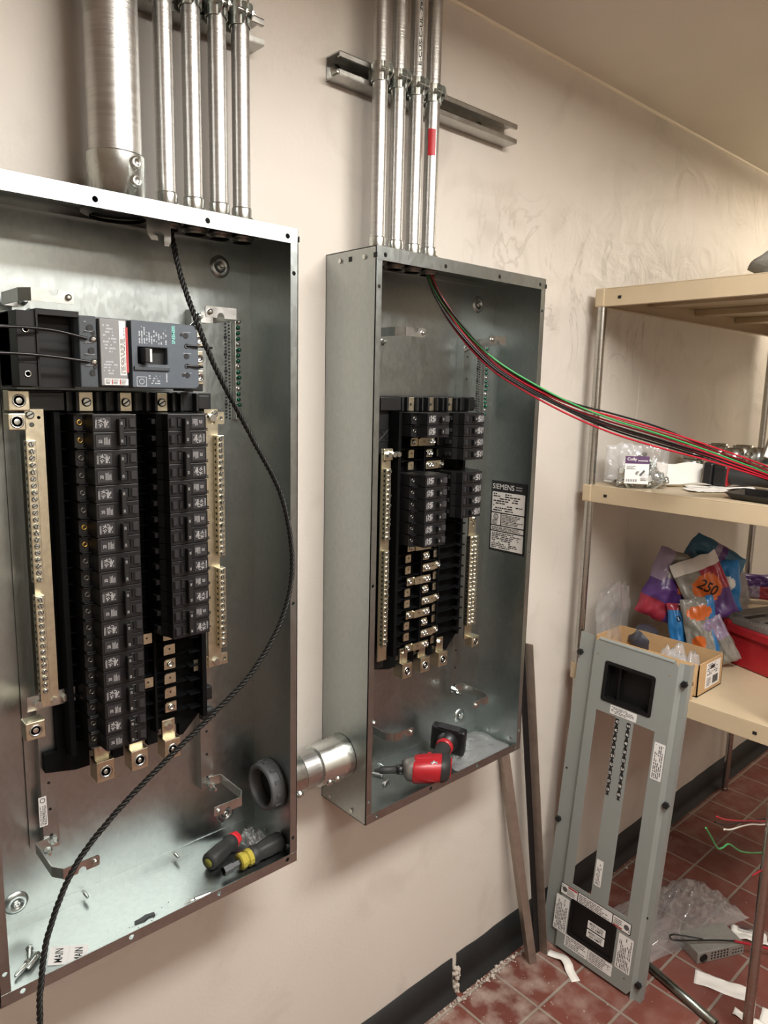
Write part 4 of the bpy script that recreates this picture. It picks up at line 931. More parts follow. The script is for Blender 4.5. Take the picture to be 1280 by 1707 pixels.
MB().prism([(.018, 0), (.250, 0), (.250, .0016), (.018, .0016)], [], cq(0, .012, -.020), CU, CV*1.0, CN, .019).build('bottom_lip', PAINTG, t)
def insert(h, nm, lab):
    xs = [p[0] for p in h]; ys = [p[1] for p in h]; x0, x1, y0, y1 = min(xs), max(xs), min(ys), max(ys)
    b = MB(); b.prism(rrect(x0-.004, y0-.004, x1+.004, y1+.004, .008), [rrect(x0+.006, y0+.006, x1-.006, y1-.006, .004)], cq(0, 0, .0001), CU, CV, CN, .0016)
    b.box((x0+.002, y0+.002, -.028), (x1-.002, y1-.002, -.026), M4(((CU.x, CV.x, CN.x, CO.x), (CU.y, CV.y, CN.y, CO.y), (CU.z, CV.z, CN.z, CO.z), (0, 0, 0, 1))))
    MM = M4(((CU.x, CV.x, CN.x, CO.x), (CU.y, CV.y, CN.y, CO.y), (CU.z, CV.z, CN.z, CO.z), (0, 0, 0, 1)))
    for a in ((x0+.002, y0+.002, x0+.005, y1-.002), (x1-.005, y0+.002, x1-.002, y1-.002), (x0+.002, y0+.002, x1-.002, y0+.005), (x0+.002, y1-.005, x1-.002, y1-.002)): b.box((a[0], a[1], -.027), (a[2], a[3], .001), MM)
    b.box((x0+.036, y0+.004, -.026), (x0+.040, y1-.004, -.012), MM)
    return b.build(nm, SHROUD, t, .0008, 1), MM
up_, MM = insert(HB[0], 'filler_plate', ''); lo_, MM = insert(HB[3], 'filler_plate', '')
lo2 = MB().box((.058, .076, -.004), (.190, .175, -.002), MM).build('filler_panel', SHROUD, t)
def clabel(u0, w0, u1, w1, rows, seed, name='label', n=.0003, ink=INK, along='u', m=WHITE, dens=.9):
    l = MB().prism(rrect(u0, w0, u1, w1, .0025, 2), [], cq(0, 0, n), CU, CV, CN, .0003).build(name, m, t); b = MB(); mg = .004
    if along == 'u': b.dashes(cq(u0+mg, w0+mg*.6, n+.0003), CU, CV, u1-u0-2*mg, w1-w0-1.2*mg, rows, seed, dens=dens)
    else: b.dashes(cq(u1-mg*.7, w0+mg, n+.0003), CV, -CU, w1-w0-2*mg, u1-u0-1.4*mg, rows, seed, dens=dens)
    b.build('small_print', ink, l); return l
DGREY = mk('grey_small_print', '4e4e4e', .6)
clabel(.089, .765, .168, .789, 5, 1, 'instruction_label', ink=DGREY)
clabel(.227, .635, .257, .737, 5, 2, 'rating_label', ink=DGREY, along='v')
clabel(.112, .262, .133, .340, 4, 3, 'instruction_label', ink=DGREY, along='v')
clabel(.002, .062, .046, .171, 8, 4, 'spec_label', ink=DGREY, along='v')
clabel(.206, .068, .250, .171, 8, 5, 'spec_label', ink=DGREY, along='v')
clabel(.046, .030, .122, .066, 6, 6, 'notice_label', ink=DGREY); clabel(.124, .030, .200, .066, 6, 7, 'notice_label', ink=DGREY)
w = MB().prism(rrect(.012, .179, .238, .213, .002, 2), [], cq(0, 0, .0003), CU, CV, CN, .0003).build('warning_label', INK, t)
b = MB()
for c in ((.014, .181, .068, .211), (.071, .181, .180, .211), (.183, .181, .236, .211)): b.prism(rrect(*c, .0015, 2), [], cq(0, 0, .0006), CU, CV, CN, .0002)
b.build('white_field', WHITE, w)
b = MB(); b.dashes(cq(.074, .184, .0008), CU, CV, .103, .024, 5, 3); b.dashes(cq(.034, .184, .0008), CU, CV, .03, .018, 4, 4); b.dashes(cq(.186, .187, .0008), CU, CV, .026, .020, 4, 6)
for u in (.023, .227): b.prism(circ(u+(.003 if u < .1 else -.003), .196, .0078, 16), [], cq(0, 0, .0008), CU, CV, CN, .0002)
text(b, '2', cq(.0150, .199, .0008), CU, CV, .0055, .009); text(b, '2', cq(.2295, .186, .0008), CU, CV, .0055, .009); b.build('warning_print', DGREY, w)
b = MB(); b.box((.036, .205, .0008), (.067, .210, .0010), MM).box((.184, .182, .0008), (.212, .1865, .0010), MM); b.build('red_band', REDINK, w)
for i, (u, z, s1, s2) in enumerate(((.110, .125, 'MAIN LUGS', '125 AMPS'), (.110, .098, 'MAIN LUGS', '250 AMPS'))):
    l = MB().prism(rrect(u, z, u+.056, z+.023, .001, 1), [], cq(0, 0, -.0018), CU, CV, CN, .0004).build('lug_label', WHITE, t)
    b = MB(); text(b, s1, cq(u+.006, z+.0125, -.0014), CU, CV, .044, .0075); text(b, s2, cq(u+.008, z+.0032, -.0014), CU, CV, .040, .0075); b.build('lettering', INK, l)
for u, odd in ((.1145, 43), (.1485, 44)):
    b = MB(); n = 9; p = .0248
    for k in range(n):
        z = .757-p*k
        b.prism([(u-.0055, z-.0015), (u-.004, z), (u+.004, z), (u+.0055, z-.0015), (u+.0055, z-.014), (u+.0025, z-.0185), (u-.0025, z-.0185), (u-.0055, z-.014)], [], cq(0, 0, .0002), CU, CV, CN, .0005)
        b.prism([(u-.0025, z-.0185), (u+.0025, z-.0185), (u+.005, z-.0248), (u-.005, z-.0248)], [], cq(0, 0, .0002), CU, CV, CN, .0005)
    st = b.build('number_strip', BLACK, t); b = MB()
    for k in range(n): text(b, str(odd+2*k), cq(u-.0042, .757-p*k-.0125, .0007), CU, CV, .0084, .0080)
    b.build('numbers', WHITE, st)
for u, z in ((-.028, .904), (.279, .911), (-.029, .389), (.278, .579), (.277, .055)):
    b = MB(); n = 6; o = []
    for k in range(24): q = 2*math.pi*k/24; o.append((.0078*(1+.14*math.cos(6*q))*math.cos(q), .0078*(1+.14*math.cos(6*q))*math.sin(q)))
    b.prism(o, [], cq(u, z, -.0090), CU, CV, CN, .010); b.cyl(cq(u, z, -.02), cq(u, z, .004), .0035, n=12); b.build('thumb_screw', BLACK, t)
for u, z in ((.272, .25), (-.026, .55)): MB().cyl(cq(u, z, -.010), cq(u, z, -.0088), .0034, n=12).build('screw_hole', SLOT, t)
# ------------------------------------------------------------------ shelving unit
SX0, SX1, SY0, SY1 = .893, 2.115, -.622, -.034
t = thing('shelving_unit', ((SX0+SX1)/2, (SY0+SY1)/2, 0), 'beige metal shelving unit on chromed posts against the wall at the right', 'shelving')
for x in (SX0+.012, SX1-.012):
    for y in (SY0+.014, SY1-.014):
        pr = [(.0125, .012)]
        for k in range(73): z = .05+k*.0254; pr += [(.0125, z-.0007), (.0121, z-.0005), (.0121, z+.0005), (.0125, z+.0007)]
        MB().lathe([(.0115, 0), (.014, .002), (.014, .012)]+pr+[(.0125, 1.905), (.011, 1.908)], (x, y, 0), (x, y, 3), n=36, smooth=False).build('post', CHROME, t)
for ztop in (1.913, 1.383, .857):
    b = MB(); lip = .047
    b.box((SX0, SY0, ztop-.0025), (SX1, SY1, ztop))
    for a in ((SX0, SY0, SX0+.002, SY1), (SX1-.002, SY0, SX1, SY1), (SX0, SY0, SX1, SY0+.002), (SX0, SY1-.002, SX1, SY1)): b.box((a[0], a[1], ztop-lip), (a[2], a[3], ztop-.0025))
    for a in ((SX0, SY0, SX0+.016, SY1), (SX1-.016, SY0, SX1, SY1), (SX0, SY0, SX1, SY0+.016), (SX0, SY1-.016, SX1, SY1)): b.box((a[0], a[1], ztop-lip-.0005), (a[2], a[3], ztop-lip+.0015))
    for k in range(1, 4): x = SX0+(SX1-SX0)*k/4; b.box((x-.03, SY0+.003, ztop-.022), (x+.03, SY1-.003, ztop-.003))
    sh = b.build('shelf', BEIGE, t, .0012, 2)
    for x, y in ((SX0, SY1-.070), (SX0, SY0+.070)): MB().box((x-.0006, y-.005, ztop-.030), (x+.0006, y+.005, ztop-.022)).build('slot', SLOT, sh)
    for x, sx in ((SX0, -1), (SX1, 1)):
        for y, sy in ((SY0, -1), (SY1, 1)):
            MB().box((min(x-sx*.026, x+sx*.0025), min(y-sy*.026, y+sy*.0025), ztop-lip-.001), (max(x-sx*.026, x+sx*.0025), max(y-sy*.026, y+sy*.0025), ztop+.001)).build('corner_clip', BEIGE, sh, .004, 2)
z1, z2, z3 = .8575, 1.3835, 1.9135
# top shelf: grey bundle
def blob(c, s, seed, amp=.25, n=3, fr=2.0):
    bm = bmesh.new(); bmesh.ops.create_icosphere(bm, subdivisions=n, radius=1); R = V3((seed*2.3, seed*5.1, seed)); vs = []
    for v in bm.verts:
        d = 1+amp*noise.noise(v.co*fr+R)+amp*.5*abs(noise.noise(v.co*fr*2.7+R)); vs.append(V3((c[0]+v.co.x*s[0]*d, c[1]+v.co.y*s[1]*d, c[2]+v.co.z*s[2]*d)))
    zmin = c[2]-s[2]; vs = [V3((p.x, p.y, max(p.z, zmin))) for p in vs]; fs = [tuple(v.index for v in f.verts) for f in bm.faces]; bm.free(); return vs, fs
vs, fs = blob((1.13, -.46, z3+.042), (.15, .10, .042), 3); tag(MB().add(vs, fs, True).build('drop_cloth', mk('grey_cloth', '85827a', .9, var=.15, vs=300)), 'folded speckled grey cloth on top of the shelving', 'cloth')
# middle shelf: bag of anchors with a printed card
bx = V3((.958, -.172, z2)); bu = V3((.62, -.78, 0)).normalized(); bn = V3((-.78, -.62, 0)).normalized()
R = random.Random(21); first = None
for k in range(44):
    a = R.uniform(-.050, .052); d = R.uniform(-.020, .020); h = .006+R.random()**1.1*.078*(1-abs(a)/.085)
    p = bx+bu*a-bn*d+Z*h; q = V3((R.gauss(0, 1), R.gauss(0, 1), R.gauss(0, .8))).normalized(); 
    if q.z*.012+p.z < z2+.006: q.z = abs(q.z)
    if first is None:
        first = thing('lag_anchor', (0, 0, 0), 'x', 'anchor', 'zinc anchors in the clear bag')
        MB().lathe([(.0058, -.018), (.0060, -.016), (.0056, .006), (.0062, .014), (.0052, .020), (.0036, .020), (.0032, .006)], (0, 0, 0), Z, n=10).build('sleeve', ZINC, first); MB().lathe([(.0075, -.023), (.0075, -.018)], (0, 0, 0), Z, n=6, smooth=False).build('head', ZINC, first); o = first
    else: o = dup(first, (0, 0, 0), (0, 0, 0), 'x')
    o.location = p; o.rotation_euler = Z.rotation_difference(q).to_euler(); o['label'] = 'zinc-plated screw anchor jumbled in the clear bag with the purple-topped card'
def standbag(name, c, u, n_, w, h, d, seed, label, m=CLEAR, k=26):
    vs = []; fs = []; R_ = V3((seed*1.3, seed*2.9, 0))
    for side in (1, -1):
        for i in range(k+1):
            for j in range(k+1):
                a, q = 2*i/k-1, j/k; e = (max(0, 1-a*a))**.5*(1-.78*q**1.6)*(min(1, q*6+.25))
                nn = noise.noise(V3((a*2.2, q*3, side))+R_)+.6*noise.noise(V3((a*6, q*7, side*2))+R_)
                p = c+u*(a*w*(1+.06*noise.noise(V3((q*4, a, 5))+R_)))+n_*(side*d*e*(1+.45*nn)+.008*nn*q)+Z*(.0008+q*h*(1-.10*abs(a)+.08*nn)); vs.append(p)
    K = (k+1)**2
    for s_ in (0, 1):
        for i in range(k):
            for j in range(k):
                a = s_*K+i*(k+1)+j; f = (a, a+1, a+k+2, a+k+1); fs.append(f if s_ else tuple(reversed(f)))
    return tag(MB().add(vs, fs, True).build(name, m), label, 'plastic bag')
standbag('anchor_bag', bx, bu, bn, .066, .120, .034, 3, 'clear plastic bag of zinc anchors with a purple-topped card, on the middle shelf')
cd = V3(bx)-bu*.020+bn*.037
l = thing('product_card', (cd.x, cd.y, z2), 'white product card with a purple top on the bag of anchors', 'card')
cu = bu; cw = (Z+bn*-.10).normalized()
def card(mb, u0, w0, u1, w1, n): return mb.prism([(u0, w0), (u1, w0), (u1, w1), (u0, w1)], [], cd+Z*.014+bn*n, cu, cw, cu.cross(cw), .0004)
PURP = mk('purple_print', '4a2350', .5)
cp = card(MB(), -.031, 0, .031, .072, 0).build('card', WHITE, l); card(MB(), -.031, .054, .031, .074, .0005).build('header', PURP, l)
cn_ = cu.cross(cw)
b = MB(); text(b, 'Cully', cd+Z*.014+cn_*.0012+cu*-.026+cw*.060, cu, cw, .025, .010); b.dashes(cd+Z*.014+cn_*.0012+cu*.002+cw*.060, cu, cw, .026, .004, 1, 2); b.build('lettering', WHITE, l)
b = MB(); b.dashes(cd+Z*.014+cn_*.0006+cu*-.027+cw*.038, cu, cw, .024, .010, 3, 2); b.dashes(cd+Z*.014+cn_*.0006+cu*.010+cw*.008, cu, cw, .016, .008, 2, 4)
for k in range(14): q = -.027+k*.0021; b.prism([(q, .005), (q+.0008+.0007*(k % 3 == 0), .005), (q+.0008+.0007*(k % 3 == 0), .012), (q, .012)], [], cd+Z*.014+cn_*.0003, cu, cw, cn_, .0003)
b.prism([(.006, .024), (.010, .020), (.022, .034), (.018, .038)], [], cd+Z*.014+cn_*.0003, cu, cw, cn_, .0003); b.build('card_print', DGREY, l)
standbag('plastic_bag', V3((1.005, -.088, z2)), V3((.62, -.78, 0)).normalized(), bn, .050, .115, .035, 9, 'nearly empty clear plastic bag between the shelf post and the bag of anchors', CLEAR2)
o = MB().add([V3((.97, -.12, z2+.115)), V3((1.06, -.26, z2+.120)), V3((1.09, -.24, z2+.135)), V3((1.0, -.10, z2+.128)), V3((.975, -.125, z2+.114)), V3((1.065, -.265, z2+.119))], [(0, 1, 2, 3)])
R = random.Random(6)
for k in range(9):
    a = R.uniform(0, 6.28); p = V3((1.02+R.uniform(-.05, .03), -.085+R.uniform(-.02, .02), z2+.005)); tt = None
    if k < 5:
        tag(MB().lathe([(.0045, 0), (.005, .004), (.004, .020), (.002, .026)], p, p+V3((math.cos(a), math.sin(a), 0)), n=8).build('plastic_anchor', WHITE if k < 2 else GREYP), ('white' if k < 2 else 'grey')+' plastic plug lying beside the post on the middle shelf', 'anchor', 'plastic plugs on the middle shelf')
# white carton, papers
def pbox(name, c, u, lx, ly, h, m, label, cat, z0):
    v = V3((-u[1], u[0], 0)); M = M4(((u[0], v.x, 0, c[0]), (u[1], v.y, 0, c[1]), (0, 0, 1, z0), (0, 0, 0, 1))); return M
u_ = V3((.62, -.46, 0)).normalized(); M_ = pbox('', (1.115, -.175), u_, 0, 0, 0, None, '', '', z2)
t = thing('paper_wrap', (1.115, -.175, z2), 'white folded paper wrapper beside the anchor bag on the middle shelf', 'paper')
b = MB(); n = 8; vs = [M_ @ V3((-.085+.17*i/n, .03*math.sin(q*3.14)-.02, [0.001, .018, .040, .062][q]*(1+.06*math.sin(i*1.3)))) for i in range(n+1) for q in range(4)]
b.add(vs, [(i*4+q, i*4+4+q, i*4+5+q, i*4+1+q) for i in range(n) for q in range(3)], True)
vs = [M_ @ V3((-.085+.17*i/n, [-.02, -.06, -.075][q], [.0012, .0016, .010][q]+.004*math.sin(i+q))) for i in range(n+1) for q in range(3)]
b.add(vs, [(i*3+q, i*3+1+q, i*3+4+q, i*3+3+q) for i in range(n) for q in range(2)], True); b.build('sheet', PAPER, t)
def sheet(name, c, u, lx, ly, seed, label, m=PAPER, z0=0.0, amp=.006, n=10, ragged=0.0, pr=0, flat=False, group=None):
    u = V3(u).normalized(); v = V3((-u.y, u.x, 0)); R_ = V3((seed*3.3, 0, 0)); vs = []; rnd = random.Random(seed); rag = [rnd.uniform(0, ragged) for _ in range(n+1)]
    for i in range(n+1):
        for j in range(n+1):
            a, q = i/n-.5, j/n-.5; 
            yy = q*ly-(rag[i] if j == n else 0); z = z0+.0008+abs(amp*(noise.noise(V3((a*2.5, q*1.5, seed))+R_)*1.5)); vs.append(V3((c[0], c[1], 0))+u*(a*lx)+v*yy+Z*z)
    fs = [(i*(n+1)+j, (i+1)*(n+1)+j, (i+1)*(n+1)+j+1, i*(n+1)+j+1) for i in range(n) for j in range(n)]
    o = MB().add(vs, fs, True).build(name, m); s = o.modifiers.new('thickness', 'SOLIDIFY'); s.thickness = .0004; s.offset = 1
    return tag(o, label, 'paper', group)
sheet('paper_sheet', (1.13, -.305), (.6, -.8, 0), .17, .09, 3, 'crumpled white sheet lying under the cordless tool on the middle shelf', z0=z2, amp=.010)
sheet('paper_sheet', (1.04, -.31), (.75, -.6, 0), .10, .06, 5, 'small white paper flap near the edge of the middle shelf', z0=z2+.0005, amp=.008)
# black battery tool lying on the middle shelf
ta = V3((1.170, -.262, z2+.036)); ax = V3((.10, -.99, -.03)).normalized(); tu = ax.cross(Z).normalized(); tw_ = tu.cross(ax)
Mt = M4(((ax.x, tu.x, tw_.x, ta.x), (ax.y, tu.y, tw_.y, ta.y), (ax.z, tu.z, tw_.z, ta.z), (0, 0, 0, 1)))
t = thing('cordless_tool', (ta.x, ta.y, z2), 'black cordless tool with a red ring lying on papers on the middle shelf', 'power tool')
MB().box((-.008, -.032, -.033), (.018, .032, .032), Mt).build('battery', BLACK, t, .005); b = MB()
for k in range(4): b.box((-.004+.006*k, -.0328, -.030), (-.002+.006*k, -.031, .028), Mt)
b.build('battery_rib', BREAK2, t)
MB().box((.018, -.028, -.029), (.056, .028, .027), Mt).build('foot', BLACK, t, .006); MB().box((.054, -.0275, -.0285), (.058, .0275, .0265), Mt).build('red_ring', RED, t, .001)
MB().box((.026, -.0285, -.010), (.050, -.0278, .014), Mt).build('badge', BREAK2, t); MB().box((.032, -.0289, -.006), (.044, -.0284, .003), Mt).build('badge_mark', PRINT, t)
MB().lathe([(.024, .057), (.0235, .09), (.0215, .13), (.022, .16), (.026, .17)], ta, ta+ax, n=20).build('handle', RUBBER, t)
MB().box((.168, -.026, -.034), (.240, .026, .026), Mt).build('head', RED, t, .006)
# black shallow tray at the shelf edge
t = thing('tray', (1.0, -.50, z2), 'shallow black plastic tray at the edge of the middle shelf', 'tray')
o = [(.935, -.405), (1.075, -.395), (1.055, -.600), (.905, -.585)]
b = MB(); c = V3((.99, -.5, 0)); rings = []
for s, z in ((.82, 0), (.96, .013), (1.0, .014), (.99, .0155), (.94, .0145), (.80, .002)): rings.append([c+(V3((x, y, 0))-c)*s+Z*(z2+.0008+z) for x, y in o])
vs = [p for r in rings for p in r]; fs = [(k*4+i, k*4+(i+1) % 4, (k+1)*4+(i+1) % 4, (k+1)*4+i) for k in range(5) for i in range(4)]+[(0, 1, 2, 3), (20, 21, 22, 23)]
b.add(vs, fs).build('dish', BLACK, t)
# zinc couplings in the back of the middle shelf
CANS = [(1.42, -.098, .031, .052, 0), (1.42, -.098, .031, .052, .0525), (1.44, -.168, .030, .098, 0), (1.40, -.232, .029, .096, 0), (1.43, -.292, .025, .100, 0), (1.36, -.352, .030, .050, 0), (1.52, -.13, .030, .10, 0), (1.52, -.21, .030, .10, 0)]
wh = ['lower one of the stacked pair', 'upper one of the stacked pair', 'tall one beside the stack', 'second tall one', 'narrow tall one', 'short one under the grey fitting', 'tall one behind the stacked pair', 'tall one in the rear']
for (x, y, r, h, dz), w in zip(CANS, wh):
    t = thing('conduit_coupling', (x, y, z2+dz), 'zinc conduit coupling at the back of the middle shelf, '+w, 'coupling', 'zinc couplings on the middle shelf')
    MB().lathe([(r*.9, 0.001), (r, .001), (r, h*.45), (r*.95, h*.47), (r*.95, h*.53), (r, h*.55), (r, h), (r*.9, h), (r*.88, .004)], (x, y, z2+dz), (x, y, 9), n=24, caps=False).build('sleeve', ZINC, t)
    MB().lathe([(.006, 0), (.006, .004), (.003, .006)], (x-r*.7, y-r*.7, z2+dz+h*.75), (x-r*1.7, y-r*1.7, z2+dz+h*.75), n=10).build('set_screw', ZINC, t)
# grey die-cast fitting at the right end, in front of the couplings
p = V3((1.36, -.352, z2+.0505)); t = thing('conduit_fitting', p, 'grey die-cast conduit fitting on top of a coupling at the picture edge', 'fitting')
M_ = M4.Translation(p+Z*.035) @ M4.Rotation(.6, 4, 'Y') @ M4.Rotation(.5, 4, 'Z'); b = MB().box((-.022, -.022, -.022), (.022, .022, .022), M_); b.build('body', GALV2, t, .004)
MB().cyl(M_ @ V3((0, 0, .02)), M_ @ V3((0, 0, .06)), .022, n=24).build('hub', GALV2, t); MB().cyl(M_ @ V3((0, 0, .0585)), M_ @ V3((0, 0, .0605)), .018, n=24).build('bore', SLOT, t)
MB().cyl(M_ @ V3((-.021, 0, 0)), M_ @ V3((-.024, 0, 0)), .009, n=16).build('screw', DKZINC, t)
# ------------------------------------------------------------------ low shelf
# cardboard box
x0, x1, y0, y1, h = .926, 1.072, -.391, -.085, .088; th = .003
t = thing('cardboard_box', ((x0+x1)/2, (y0+y1)/2, z1), 'open brown cardboard box with a white address label on the low shelf', 'box')
b = MB(); b.box((x0, y0, z1), (x1, y1, z1+th)); b.box((x0, y0, z1), (x0+th, y1, z1+h)); b.box((x1-th, y0, z1), (x1, y1, z1+h)); b.box((x0, y0, z1), (x1, y0+th, z1+h)); b.box((x0, y1-th, z1), (x1, y1, z1+h)); b.build('walls', CARD, t)
MB().prism([(0, 0), (th, -.001), (-.026, -h-.012), (-.030, -h-.012)], [], (x0-.001, y0+.002, z1+h), X, Z, Y, (y1-y0)-.01).build('flap', CARD, t)
MB().prism([(0, 0), (.003, 0), (.010, -.014), (.004, -.016)], [], (x0-.02, y0+.003, z1+h-.04), X, Z, Y, .004).build('torn_edge', CARD, t)
l = MB().box((x0+.045, y0-.0006, z1+.012), (x1-.018, y0, z1+h-.008)).build('address_label', WHITE, t)
b = MB(); lo = V3((x0+.05, y0-.0006, z1+.016)); b.dashes(lo+Z*.030, X, Z, .066, .032, 6, 3, dens=.8); b.dashes(lo, X, Z, .03, .024, 5, 4)
for k in range(16): b.box((lo.x+.036+k*.002, lo.y-.0004, lo.z+.002), (lo.x+.0368+k*.002+.0008*(k % 3 == 0), lo.y-.0002, lo.z+.024))
b.box((lo.x+.02, lo.y-.0004, lo.z+.046), (lo.x+.042, lo.y-.0002, lo.z+.056)); b.build('label_print', INK, l)
film('plastic_bag', 1.0, -.30, z1+.012, .055, .070, .075, 12, 'clear plastic bag stuffed into the end of the cardboard box', CLEAR2)
# crumpled printed pouches leaning in the corner
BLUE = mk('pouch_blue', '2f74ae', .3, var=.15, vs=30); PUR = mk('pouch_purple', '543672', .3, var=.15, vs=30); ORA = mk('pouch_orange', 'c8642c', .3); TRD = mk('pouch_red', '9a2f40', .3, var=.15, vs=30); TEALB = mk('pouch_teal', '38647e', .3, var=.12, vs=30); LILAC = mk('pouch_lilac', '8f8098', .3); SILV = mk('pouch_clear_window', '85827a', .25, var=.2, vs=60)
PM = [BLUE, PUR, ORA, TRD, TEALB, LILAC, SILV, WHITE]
def pouch(c, u, w, n_, sx, sz, d, seed, reg, label, txt=(), k=26):
    """puffed, crumpled printed pouch; reg(a,q) gives the colour of a spot"""
    c = V3(c)+V3((.030, -.040, 0)); u, w, n_ = V3(u).normalized(), V3(w).normalized(), V3(n_).normalized(); R_ = V3((seed*2.7, seed*1.9, seed*.7))
    def P(a, q, s=1, lift=0):
        e = (max(0, 1-a**4)*max(0, 1-q**4))**.6; nn = noise.noise(V3((a*1.6, q*1.6, s))+R_)+.55*noise.noise(V3((a*4, q*4, s))+R_)+.25*noise.noise(V3((a*9, q*9, s))+R_)
        return c+u*(a*sx*(1+.10*noise.noise(V3((q*2.2, 1, s*0))+R_)))+w*(q*sz*(1+.08*noise.noise(V3((a*2.2, 3, 0))+R_)))+n_*(s*d*e*(.75+.7*nn)+.5*d*noise.noise(V3((a*1.3, q*1.3, 9))+R_)+lift)
    vs = []; fs = []; mi = []
    for s in (1, -1):
        for i in range(k+1):
            for j in range(k+1): vs.append(P(2*i/k-1, 2*j/k-1, s))
    K = (k+1)**2
    for s in (0, 1):
        for i in range(k):
            for j in range(k):
                a = s*K+i*(k+1)+j; f = (a, a+k+1, a+k+2, a+1); fs.append(f if not s else tuple(reversed(f))); mi.append(reg((2*i+1)/k-1, (2*j+1)/k-1))
    for v in vs: v.z = max(v.z, z1+.001)
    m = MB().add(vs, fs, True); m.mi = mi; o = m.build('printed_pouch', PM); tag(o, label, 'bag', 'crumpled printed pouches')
    if txt:
        b = MB()
        for s, a, q, aw, qh, rot in txt:
            tv, tf = text_geo(s); ca, sa = math.cos(rot), math.sin(rot); pts = []
            for x, y in tv: dx, dy = (x-.5)*aw, (y-.5)*qh; pts.append(P(a+(dx*ca-dy*sa)/sx, q+(dx*sa+dy*ca)/sz, 1, .0018))
            b.add(pts, tf)
        b.build('printed_number', INK, o)
    return o
def ell(a, q, ca, cq_, ra, rq): return ((a-ca)/ra)**2+((q-cq_)/rq)**2 < 1
fn = V3((-.80, -.58, .15)); fu = V3((.58, -.80, 0)); fw_ = V3((.1, .08, 1))
def tilt(r): return fu*math.cos(r)+fw_*math.sin(r), fw_*math.cos(r)-fu*math.sin(r)
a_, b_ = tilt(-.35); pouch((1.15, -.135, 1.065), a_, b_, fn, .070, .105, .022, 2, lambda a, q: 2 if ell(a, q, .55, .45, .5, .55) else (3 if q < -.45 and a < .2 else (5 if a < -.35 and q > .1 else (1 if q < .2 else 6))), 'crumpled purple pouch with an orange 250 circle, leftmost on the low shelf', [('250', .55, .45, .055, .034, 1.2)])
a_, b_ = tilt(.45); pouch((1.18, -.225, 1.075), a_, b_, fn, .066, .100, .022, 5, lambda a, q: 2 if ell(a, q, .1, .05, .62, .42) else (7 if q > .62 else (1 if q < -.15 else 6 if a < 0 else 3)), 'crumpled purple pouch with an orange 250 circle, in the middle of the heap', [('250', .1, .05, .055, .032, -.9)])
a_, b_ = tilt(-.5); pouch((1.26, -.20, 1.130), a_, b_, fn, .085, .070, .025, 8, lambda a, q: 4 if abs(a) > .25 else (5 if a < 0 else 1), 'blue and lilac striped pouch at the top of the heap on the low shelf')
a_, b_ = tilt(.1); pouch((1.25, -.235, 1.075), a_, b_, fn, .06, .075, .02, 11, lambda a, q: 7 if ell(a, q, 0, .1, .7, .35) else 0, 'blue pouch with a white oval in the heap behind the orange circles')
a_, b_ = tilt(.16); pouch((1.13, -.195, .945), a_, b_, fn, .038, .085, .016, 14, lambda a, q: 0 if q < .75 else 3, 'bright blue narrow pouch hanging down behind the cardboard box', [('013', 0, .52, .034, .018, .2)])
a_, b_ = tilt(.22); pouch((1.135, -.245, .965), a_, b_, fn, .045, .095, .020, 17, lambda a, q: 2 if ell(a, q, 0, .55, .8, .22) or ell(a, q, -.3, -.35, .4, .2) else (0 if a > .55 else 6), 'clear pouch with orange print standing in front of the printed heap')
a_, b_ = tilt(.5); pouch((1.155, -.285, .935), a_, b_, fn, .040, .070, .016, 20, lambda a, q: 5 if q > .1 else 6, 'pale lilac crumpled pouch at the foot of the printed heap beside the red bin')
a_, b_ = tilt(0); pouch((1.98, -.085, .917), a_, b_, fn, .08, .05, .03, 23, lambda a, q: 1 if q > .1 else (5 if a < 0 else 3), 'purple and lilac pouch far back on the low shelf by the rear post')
vs, fs = blob((1.46, -.205, z1+.125), (.085, .085, .125), 7, .28, 4, 1.6); tag(MB().add(vs, fs, True).build('plastic_bag', mk_clear('grey_film', (.50, .48, .46), .34, .2)), 'big puffed grey plastic bag between the printed pouches and the red bin', 'plastic bag')
vs, fs = blob((1.10, -.145, z1+.05), (.045, .045, .05), 4, .2, 3); tag(MB().add(vs, fs, True).build('dark_bag', mk('dark_bag', '3b3a42', .3)), 'small dark bag behind the cardboard box on the low shelf', 'bag')
standbag('plastic_bag', V3((1.04, -.07, z1)), V3((.95, -.05, 0)), V3((-.1, -.97, 0)), .085, .22, .028, 15, 'tall empty clear bag against the wall at the post end of the low shelf', CLEAR)
# red bin with grey lid
P0 = V3((1.262, -.268, z1)); D1 = V3((-.33, -.944, 0)).normalized(); D2 = V3((.944, -.33, 0)).normalized()
LB, WB, HBN = .36, .27, .128
P0 = V3((1.275, -.262, z1)); Mb = M4(((D1.x, D2.x, 0, P0.x), (D1.y, D2.y, 0, P0.y), (0, 0, 1, P0.z), (0, 0, 0, 1)))
t = thing('storage_bin', P0, 'red plastic storage bin with ribbed corner and a dusty grey lid on the low shelf', 'storage bin')
MB().prism([(.055, .006), (LB, .012), (LB, WB), (0, WB), (0, .045), (.02, .012)], [], P0+Z*.001, D1, D2, Z, HBN-.012).build('body', RED, t, .003)
MB().box((.062, -.004, HBN-.032), (LB, .012, HBN-.008), Mb).box((.058, -.002, .002), (.070, .012, HBN), Mb).build('rim', RED, t, .003)
b = MB()
for k in range(3): b.box((.002+.024*k, -.002+.010*(2-k)*.4, .002), (.008+.024*k, .04, HBN), Mb)
for z in (.030, .075, HBN-.008): b.box((0, .002, z), (.062, .04, z+.006), Mb)
b.build('rib', RED, t, .001)
GLID = mk('dusty_grey_lid', '7e7a74', .6, var=.12, vs=40)
l = MB().box((.01, .016, HBN-.012), (LB+.004, WB, HBN+.006), Mb).build('lid', GLID, t, .003); b = MB()
